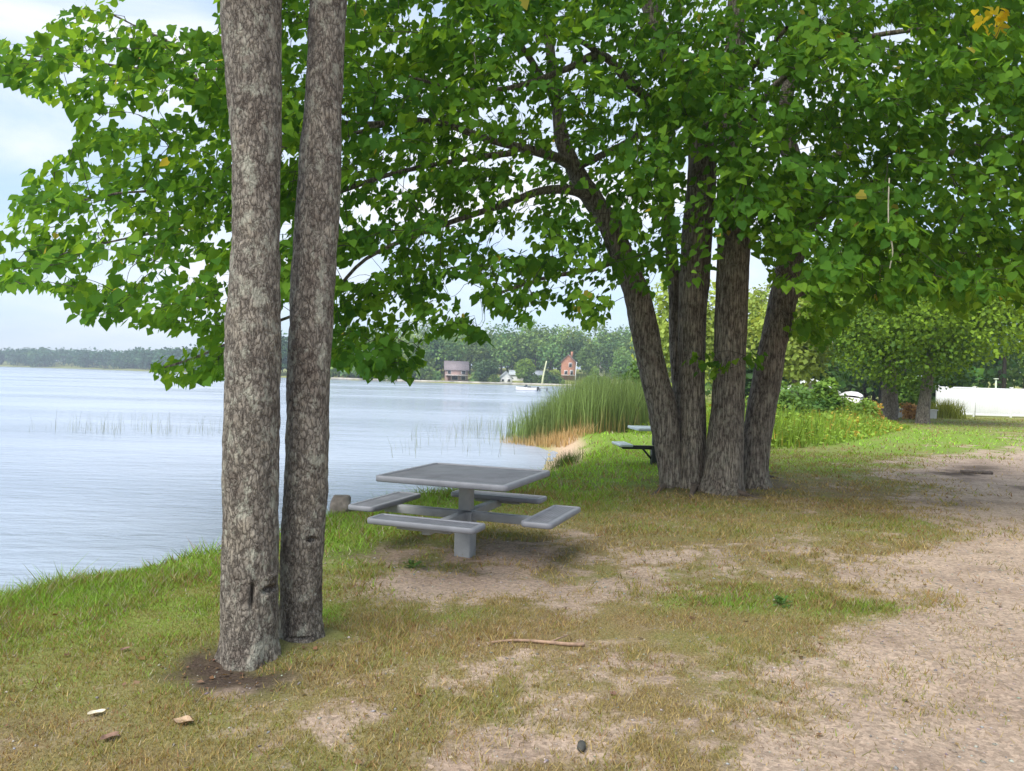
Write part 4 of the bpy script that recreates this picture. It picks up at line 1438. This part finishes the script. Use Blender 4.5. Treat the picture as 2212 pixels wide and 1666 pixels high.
house('cottage', 'tall orange red gabled house among trees on the far shore', (p[0], p[1], p[2] + .3), 5.2, 6, 6.2, 2.6, -.15, (.42, .2, .13), (.24, .2, .19), [(.8, 5, 1, 1.4), (-.8, 2.2, 1, 1.3), (1.3, 2.2, .9, 1.6)], 'y', True, None, 1.2)
p = shore_at(1303, 300)
house('cottage', 'pale cream house partly hidden by trees right of the orange house', (p[0], p[1], p[2] + .3), 5.5, 6, 3.6, 2, 0, (.66, .66, .55), (.35, .34, .32), [(-1.2, 2.3, 1, 1.2), (1.2, 2.3, 1, 1.2)], 'x')
p = shore_at(927, 276)
house('boathouse', 'tiny reddish shed at the far shore left of the brown cottage', (p[0], p[1], p[2]), 2.4, 3, 1.5, 1.0, 0, (.5, .33, .28), (.35, .25, .22), [(0, .9, .6, .6)], 'y', cat='shed')
# house on the right, half hidden
p = P(1744, 872, 56)
house('bungalow', 'pale house with dull grey walls half hidden by bushes right of the big trunks', (p[0], p[1], gz1(p[0], p[1])), 2.6, 4, 1.35, .65, -.2, (.36, .38, .37), (.6, .63, .6), [(-.8, .9, .5, .6), (.3, .9, .5, .6)], 'y')
# seawall
sw = []
for (xx, yy) in ((-66, 281), (-40, 269.5), (-20, 267), (0, 265.5), (30, 267.5)):
    sw.append((xx, yy))
mb = MB()
for k in range(len(sw) - 1):
    a, b_ = np.array(sw[k]), np.array(sw[k + 1])
    mid = (a + b_) / 2
    an = math.atan2(b_[1] - a[1], b_[0] - a[0])
    mb.box((mid[0], mid[1], WZ + .35), (np.linalg.norm(b_ - a) - .02, .5, .9), an)
tag(mb.build('sea_wall', simple('pale_seawall', (.38, .36, .31), .9, .35, .4)), 'low pale stone sea wall along the far shore in front of the cottages', 'wall')
# poles
p = shore_at(1174, 268)
q = np.array([p + np.array([-.5, 0, -.3]), p + np.array([0, 0, 3.5]), p + np.array([.9, 0, 8.2])])
tag(MB().tube(spline(q, 8), np.linspace(.42, .22, 8), 8).build('utility_pole', simple('pale_pole', (.55, .58, .34), .8, .2), None, True, p), 'thick yellowish leaning pole at the far shore', 'pole')
p = shore_at(1243, 272)
tag(MB().tube([p - np.array([0, 0, .3]), p + np.array([0, 0, 4]), p + np.array([.2, 0, 8.2])], [.14, .12, .09], 8).build('flag_pole', M['trim'], None, True, p), 'thin white pole in front of the orange house', 'pole')
p = P(2151, 840, 58)
zz = gz1(p[0], p[1])
tag(MB().tube([(p[0], p[1], zz - .1), (p[0], p[1], zz + 2.6)], [.06, .06], 8).box((p[0], p[1], zz + 2.62), (.3, .2, .08)).build('lamp_post', simple('pale_green_post', (.5, .58, .45), .6), None, False, (p[0], p[1], zz)), 'short pale post rising just behind the white fence', 'post')


def boat(name, label, p, L, W, H, hullc, rot, shield=True, motor=True, cover=None):
    p = np.array(p, float)
    e = empty(name, p)
    tag(e, label, 'boat')
    c, s = math.cos(rot), math.sin(rot)

    def T(a):
        a = np.asarray(a, float)
        return np.stack([p[0] + a[:, 0] * c - a[:, 1] * s, p[1] + a[:, 0] * s + a[:, 1] * c, p[2] + a[:, 2]], 1)
    n = 12
    V, Fc = [], []
    for i in range(n):
        t = i / (n - 1)
        w = W / 2 * (1 - max(0, t - .45) ** 2 / .31) * (1 if t < .98 else .15)
        w = max(w, .03)
        zb = -.25 + .35 * max(0, t - .6) ** 1.5 * 2.2
        zt = H * (1 + .25 * t * t)
        xx = (t - .5) * L
        V += [(xx, -w, zt), (xx, -w * .85, zb + .2), (xx, 0, zb), (xx, w * .85, zb + .2), (xx, w, zt), (xx, w * .86, zt - .05), (xx, 0, zt - .35 if .12 < t < .6 else zt + .02), (xx, -w * .86, zt - .05)]
    for i in range(n - 1):
        for j in range(8):
            a = i * 8 + j
            b_ = i * 8 + (j + 1) % 8
            Fc.append((a, b_, b_ + 8, a + 8))
    caps = [list(range(8))[::-1], [(n - 1) * 8 + q for q in range(8)]]
    hull = obj('hull', T(V), [np.array(Fc), np.array(caps)], simple(name + '_hull', hullc, .35, .06), e, None, True)
    st = MB().tube(T([(-L / 2, -W * .5, H * .98), (0, -W * .51, H * 1.08), (L * .3, -W * .37, H * 1.15)]), [.03, .03, .03], 6)
    st.build('rub_rail', M['tbl_dark'], hull, True)
    if shield:
        V = T([(L * .08, -W * .38, H), (L * .16, 0, H + .05), (L * .08, W * .38, H), (-.02 * L, -W * .34, H + .5), (.05 * L, 0, H + .55), (-.02 * L, W * .34, H + .5)])
        obj('windshield', np.vstack([V, V - np.array([.03 * c, .03 * s, 0])]), np.array([(0, 1, 4, 3), (1, 2, 5, 4), (6, 9, 10, 7), (7, 10, 11, 8)]), M['win'], e)
        for yy in (-.25, .25):
            q = T([(-.12 * L, yy * W, H * .95)])[0]
            MB().box(tuple(q), (.45, .4, .5), rot, None, .05).build('seat', M['tbl_dark'], e)
    if motor:
        q = T([(-L / 2 - .15, 0, H * .9)])[0]
        MB().box(tuple(q), (.35, .35, .55), rot, None, .08).box(tuple(q - np.array([0, 0, .5])), (.15, .1, .6), rot, None, .02).build('outboard_motor', M['tbl_dark'], e)
    if cover is not None:
        V, Fc = [], []
        for i in range(9):
            t = i / 8
            for j in range(7):
                a = j / 6 * math.pi
                V.append(((t - .5) * L * .9, math.cos(a) * W * .5 * (1 - .35 * max(0, t - .5)), H + math.sin(a) * .45 * math.sin(max(.12, t) * 2.7)))
        for i in range(8):
            for j in range(6):
                a = i * 7 + j
                Fc.append((a, a + 1, a + 8, a + 7))
        obj('cover', T(V), np.array(Fc), simple('boat_cover', cover, .7, .06), e, None, True)


p = P(1137, 848, 138)
boat('motorboat', 'small white motorboat with dark seats near the far shore', (p[0], p[1], WZ + .02), 3.9, 1.7, .55, (.66, .67, .7), 2.9)
p = P(1838, 866, 57)
boat('motorboat', 'white covered boat parked ashore behind the weeds', (p[0], p[1], gz1(p[0], p[1]) + .35), 3.2, 1.7, .6, (.74, .73, .72), 1.0, False, False, (.8, .78, .77))
# dock beside the moving boat
p = P(1166, 847, 140)
mb = MB().box((p[0], p[1], WZ + .55), (2.9, 1.2, .14))
e = empty('dock', (p[0], p[1], WZ))
tag(e, 'low grey dock with short posts right of the white motorboat', 'dock')
mb.build('deck', simple('grey_deck', (.36, .36, .35), .9, .25, 3), e)
for sx in (-1.3, 0, 1.3):
    for sy in (-.5, .5):
        MB().tube([(p[0] + sx, p[1] + sy, WZ - .8), (p[0] + sx, p[1] + sy, WZ + .48)], [.08, .08], 6).build('post', M['tbl_dark'], e)
# low pale wall behind the weeds on the right
xa, xb = P(1808, 880, 44)[0], P(2022, 880, 44)[0]
zz = gz1(xa, 44)
tag(MB().box(((xa + xb) / 2, 44, zz + .2), (xb - xa, .25, .5), 0, None, .02).box(((xa + xb) / 2, 44, zz + .485), (xb - xa + .1, .34, .07), 0, None, .01).build('garden_wall', simple('pale_wall', (.55, .54, .52), .85, .15, 2)), 'low pale grey wall behind the weeds and the stout trunk', 'wall')

# ------------------------------------------------------------------ wooded far shores
def wood(name, label, specs, lsize, per, cols, seed, mat=None):
    g = np.random.default_rng(seed)
    A_ = []
    tr = MB()
    for (xx, yy, h, w) in specs:
        zz = gz1(xx, yy)
        f = g.uniform(.6, 1.35)
        k = g.random()
        lo = np.array(cols[0]) * f * (1 + .25 * (k - .5) * np.array([1, .2, -.5]))
        hi = np.array(cols[1]) * f * (1 + .3 * (k - .5) * np.array([1, .2, -.5]))
        A_.append(crown_leaves((xx, yy, zz + h * .55), (w / 2, w / 2, h * .46), per, lsize, g, 11, (lo, hi)))
        tr.tube([(xx, yy, zz - .3), (xx, yy, zz + h * .5)], [h * .018, h * .01], 5, False)
    L = [np.concatenate([a[i] for a in A_]) for i in range(5)]
    V, Fc, C = leaves(*L, 'rhomb')
    n0 = len(V)
    tv = np.concatenate(tr.v)
    tf = np.array(tr.f[4]) + n0
    o = obj(name, np.vstack([V, tv]), [Fc, tf], mat or M['far_leaf'], None, np.vstack([C, np.tile([.06, .05, .04], (len(tv), 1))]))
    tag(o, label, 'woodland', kind='stuff')


g = np.random.default_rng(81)
# far low shore across the lake on the left
sp_ = []
for k in range(560):
    t = g.random()
    xx = -1180 + 1080 * t
    i = np.interp(xx, [-1480, -700, -430, -270, -170, -105], [960, 930, 820, 640, 460, 340])
    off = abs(g.normal()) * 40 + 1
    sp_.append((xx - off * .15, i + off, g.uniform(17, 21), g.uniform(14, 20)))
wood('far_woods', 'low wooded shore across the lake at the left horizon', sp_, 2.6, 130, ((.02, .07, .04), (.07, .15, .065)), 82)
sp_ = []
for k in range(125):
    xx = g.uniform(-75, 66)
    yy = 268 + 14 * (xx < -50) + 14 + abs(g.normal()) * 38
    if yy < 296 and -24 < xx < 42:
        yy += 24
    sp_.append((xx, yy, g.uniform(13, 22), g.uniform(11, 17)))
for k in range(46):
    xx = g.uniform(-45, 34)
    if -26 < xx < -14.5 or -5.5 < xx < 4.5 or 17 < xx < 24:
        continue
    sp_.append((xx, np.interp(xx, [-40, 0, 30], [270.5, 267, 269]) + g.uniform(.3, 3), g.uniform(1.2, 3.2), g.uniform(1.8, 3.6)))
for k in range(26):
    xx = g.uniform(-68, -28)
    sp_.append((xx, np.interp(xx, [-105, -70, -40], [340, 282, 268]) + g.uniform(3, 9), g.uniform(5, 9), g.uniform(5, 8)))
wood('hillside_woods', 'mixed green woods climbing the hill behind the far cottages', sp_, 1.0, 640, ((.06, .14, .05), (.29, .42, .1)), 83)
# right-hand shore woods seen between and behind the trunks
sp_ = []
for k in range(60):
    t = g.random()
    yy = 75 + 150 * t
    xx = np.interp(yy, [60, 100, 160, 225, 258], [10, 20, 38, 55, 58]) + 5 + abs(g.normal()) * 14
    sp_.append((xx, yy, g.uniform(7, 11), g.uniform(6, 9)))
wood('shore_woods', 'light green woods along the near right shore beyond the reeds', sp_, .7, 520, ((.06, .13, .03), (.2, .31, .06)), 84)
sp_ = [(g.uniform(25, 75), g.uniform(75, 105), g.uniform(9, 14), g.uniform(8, 12)) for k in range(34)] + [(g.uniform(18, 60), g.uniform(58, 66), g.uniform(3, 5), g.uniform(4, 6)) for k in range(14)]
wood('back_woods', 'dark green woods behind the white fence', sp_, .6, 500, ((.025, .08, .018), (.1, .2, .03)), 85)

# trees one can tell apart on the far shore
FT = [(1050, 268, 8.6, 8.6, ((.05, .11, .04), (.13, .2, .07)), 'broad dull green tree between the brown cottage and the white gable', 1),
      (1134, 269, 9.2, 8.0, ((.11, .2, .03), (.26, .38, .06)), 'bright yellow green round tree left of the leaning pole', 2),
      (938, 285, 14.5, 9.0, ((.02, .07, .035), (.06, .14, .06)), 'tall dark blue green tree rising left of the brown cottage', 3),
      (905, 279, 12, 8, ((.05, .13, .04), (.14, .26, .07)), 'tall mid green tree at the left end of the cottages', 4),
      (1200, 274, 5.0, 4.6, ((.12, .2, .03), (.28, .36, .07)), 'small yellow green bushy tree beside the orange house', 5),
      (1268, 286, 13, 9, ((.07, .14, .03), (.18, .28, .07)), 'light green full tree right of the orange house', 6),
      (1285, 262, 8, 3.2, ((.11, .2, .04), (.22, .34, .07)), 'slim light green upright tree before the cream house', 7),
      (1345, 250, 15, 11, ((.08, .17, .04), (.2, .33, .08)), 'large fresh green tree just left of the big trunks', 8),
      (745, 287, 6.5, 6, ((.07, .14, .06), (.17, .27, .11)), 'rounded pale green shrub tree at the far shore near the front trunk', 9)]
for vx_, d_, h_, w_, cl, lb, sd_ in FT:
    p = shore_at(vx_, d_)
    simple_tree('shore_tree', lb, p, h_, (w_ * .42, w_ * .42, h_ * .42), h_ * .56, 2200, .75, cl, .22, 100 + sd_, group='trees along the far shore', lobes=12)

# ------------------------------------------------------------------ air
mh = bpy.data.materials.new('haze_air')
mh.use_nodes = True
nt = mh.node_tree
for n_ in list(nt.nodes):
    nt.nodes.remove(n_)
out = nt.nodes.new('ShaderNodeOutputMaterial')
pv_ = nt.nodes.new('ShaderNodeVolumePrincipled')
pv_.inputs['Color'].default_value = (.72, .85, 1, 1)
pv_.inputs['Density'].default_value = .00045
nt.links.new(pv_.outputs[0], out.inputs['Volume'])
HAZE = True
if HAZE:
    hz = MB().box((0, 765, 30), (3240, 1690, 66)).build('haze', mh)
    tag(hz, 'thin pale blue haze over the lake', 'haze', kind='stuff')

# ------------------------------------------------------------------ light
SUN_EL, SUN_AZ = 52, 215          # azimuth of the sun measured clockwise from +Y (behind and left of the camera)
w = bpy.data.worlds.new('World')
S.world = w
w.use_nodes = True
nt = w.node_tree
bg = nt.nodes['Background']
sky = nt.nodes.new('ShaderNodeTexSky')
sky.sky_type = 'NISHITA'
sky.sun_disc = False
sky.sun_elevation = R(SUN_EL)
sky.sun_rotation = R(SUN_AZ)
sky.dust_density = 1.5
nt.links.new(sky.outputs[0], bg.inputs['Color'])
bg.inputs['Strength'].default_value = .12
bg2 = nt.nodes.new('ShaderNodeBackground')
bg2.inputs['Strength'].default_value = .63
tc = nt.nodes.new('ShaderNodeTexCoord')
mp = nt.nodes.new('ShaderNodeMapping')
mp.inputs['Scale'].default_value = (1, 1, 3.2)
nt.links.new(tc.outputs['Generated'], mp.inputs['Vector'])
cn = nd(nt, 'ShaderNodeTexNoise', i_Scale=2.3, i_Detail=7, i_Roughness=.52, i_Distortion=.4)
nt.links.new(mp.outputs[0], cn.inputs['Vector'])
crp = ramp(nt, [(.34, (.45,) * 3), (.62, (1, 1, 1))])
nt.links.new(cn.outputs['Fac'], crp.inputs[0])
ccol = ramp(nt, [(.38, (.56, .74, 1.0)), (.6, (.93, .96, 1.0))])
nt.links.new(cn.outputs['Fac'], ccol.inputs[0])
nt.links.new(ccol.outputs[0], bg2.inputs['Color'])
mx = nt.nodes.new('ShaderNodeMixShader')
nt.links.new(crp.outputs[0], mx.inputs[0])
nt.links.new(bg.outputs[0], mx.inputs[1])
nt.links.new(bg2.outputs[0], mx.inputs[2])
nt.links.new(mx.outputs[0], nt.nodes['World Output'].inputs[0])

sl = bpy.data.lights.new('sun', 'SUN')
sl.energy = 2.8
sl.angle = R(42)
sl.color = (1, .95, .87)
so = bpy.data.objects.new('sun', sl)
COL.objects.link(so)
az, el = R(SUN_AZ), R(SUN_EL)
dirv = Vector((math.sin(az) * math.cos(el), math.cos(az) * math.cos(el), math.sin(el)))
so.rotation_euler = dirv.to_track_quat('Z', 'Y').to_euler()
so.location = dirv * 30 + Vector((0, 5, 5))

S.view_settings.view_transform = 'Standard'
S.view_settings.look = 'None'
S.view_settings.exposure = .95
S.view_settings.gamma = 1
S.render.engine = 'CYCLES'
cy = S.cycles
cy.max_bounces = 8
cy.diffuse_bounces = 4
cy.transmission_bounces = 4
cy.volume_bounces = 0
cy.use_denoising = True
cy.sample_clamp_indirect = 6
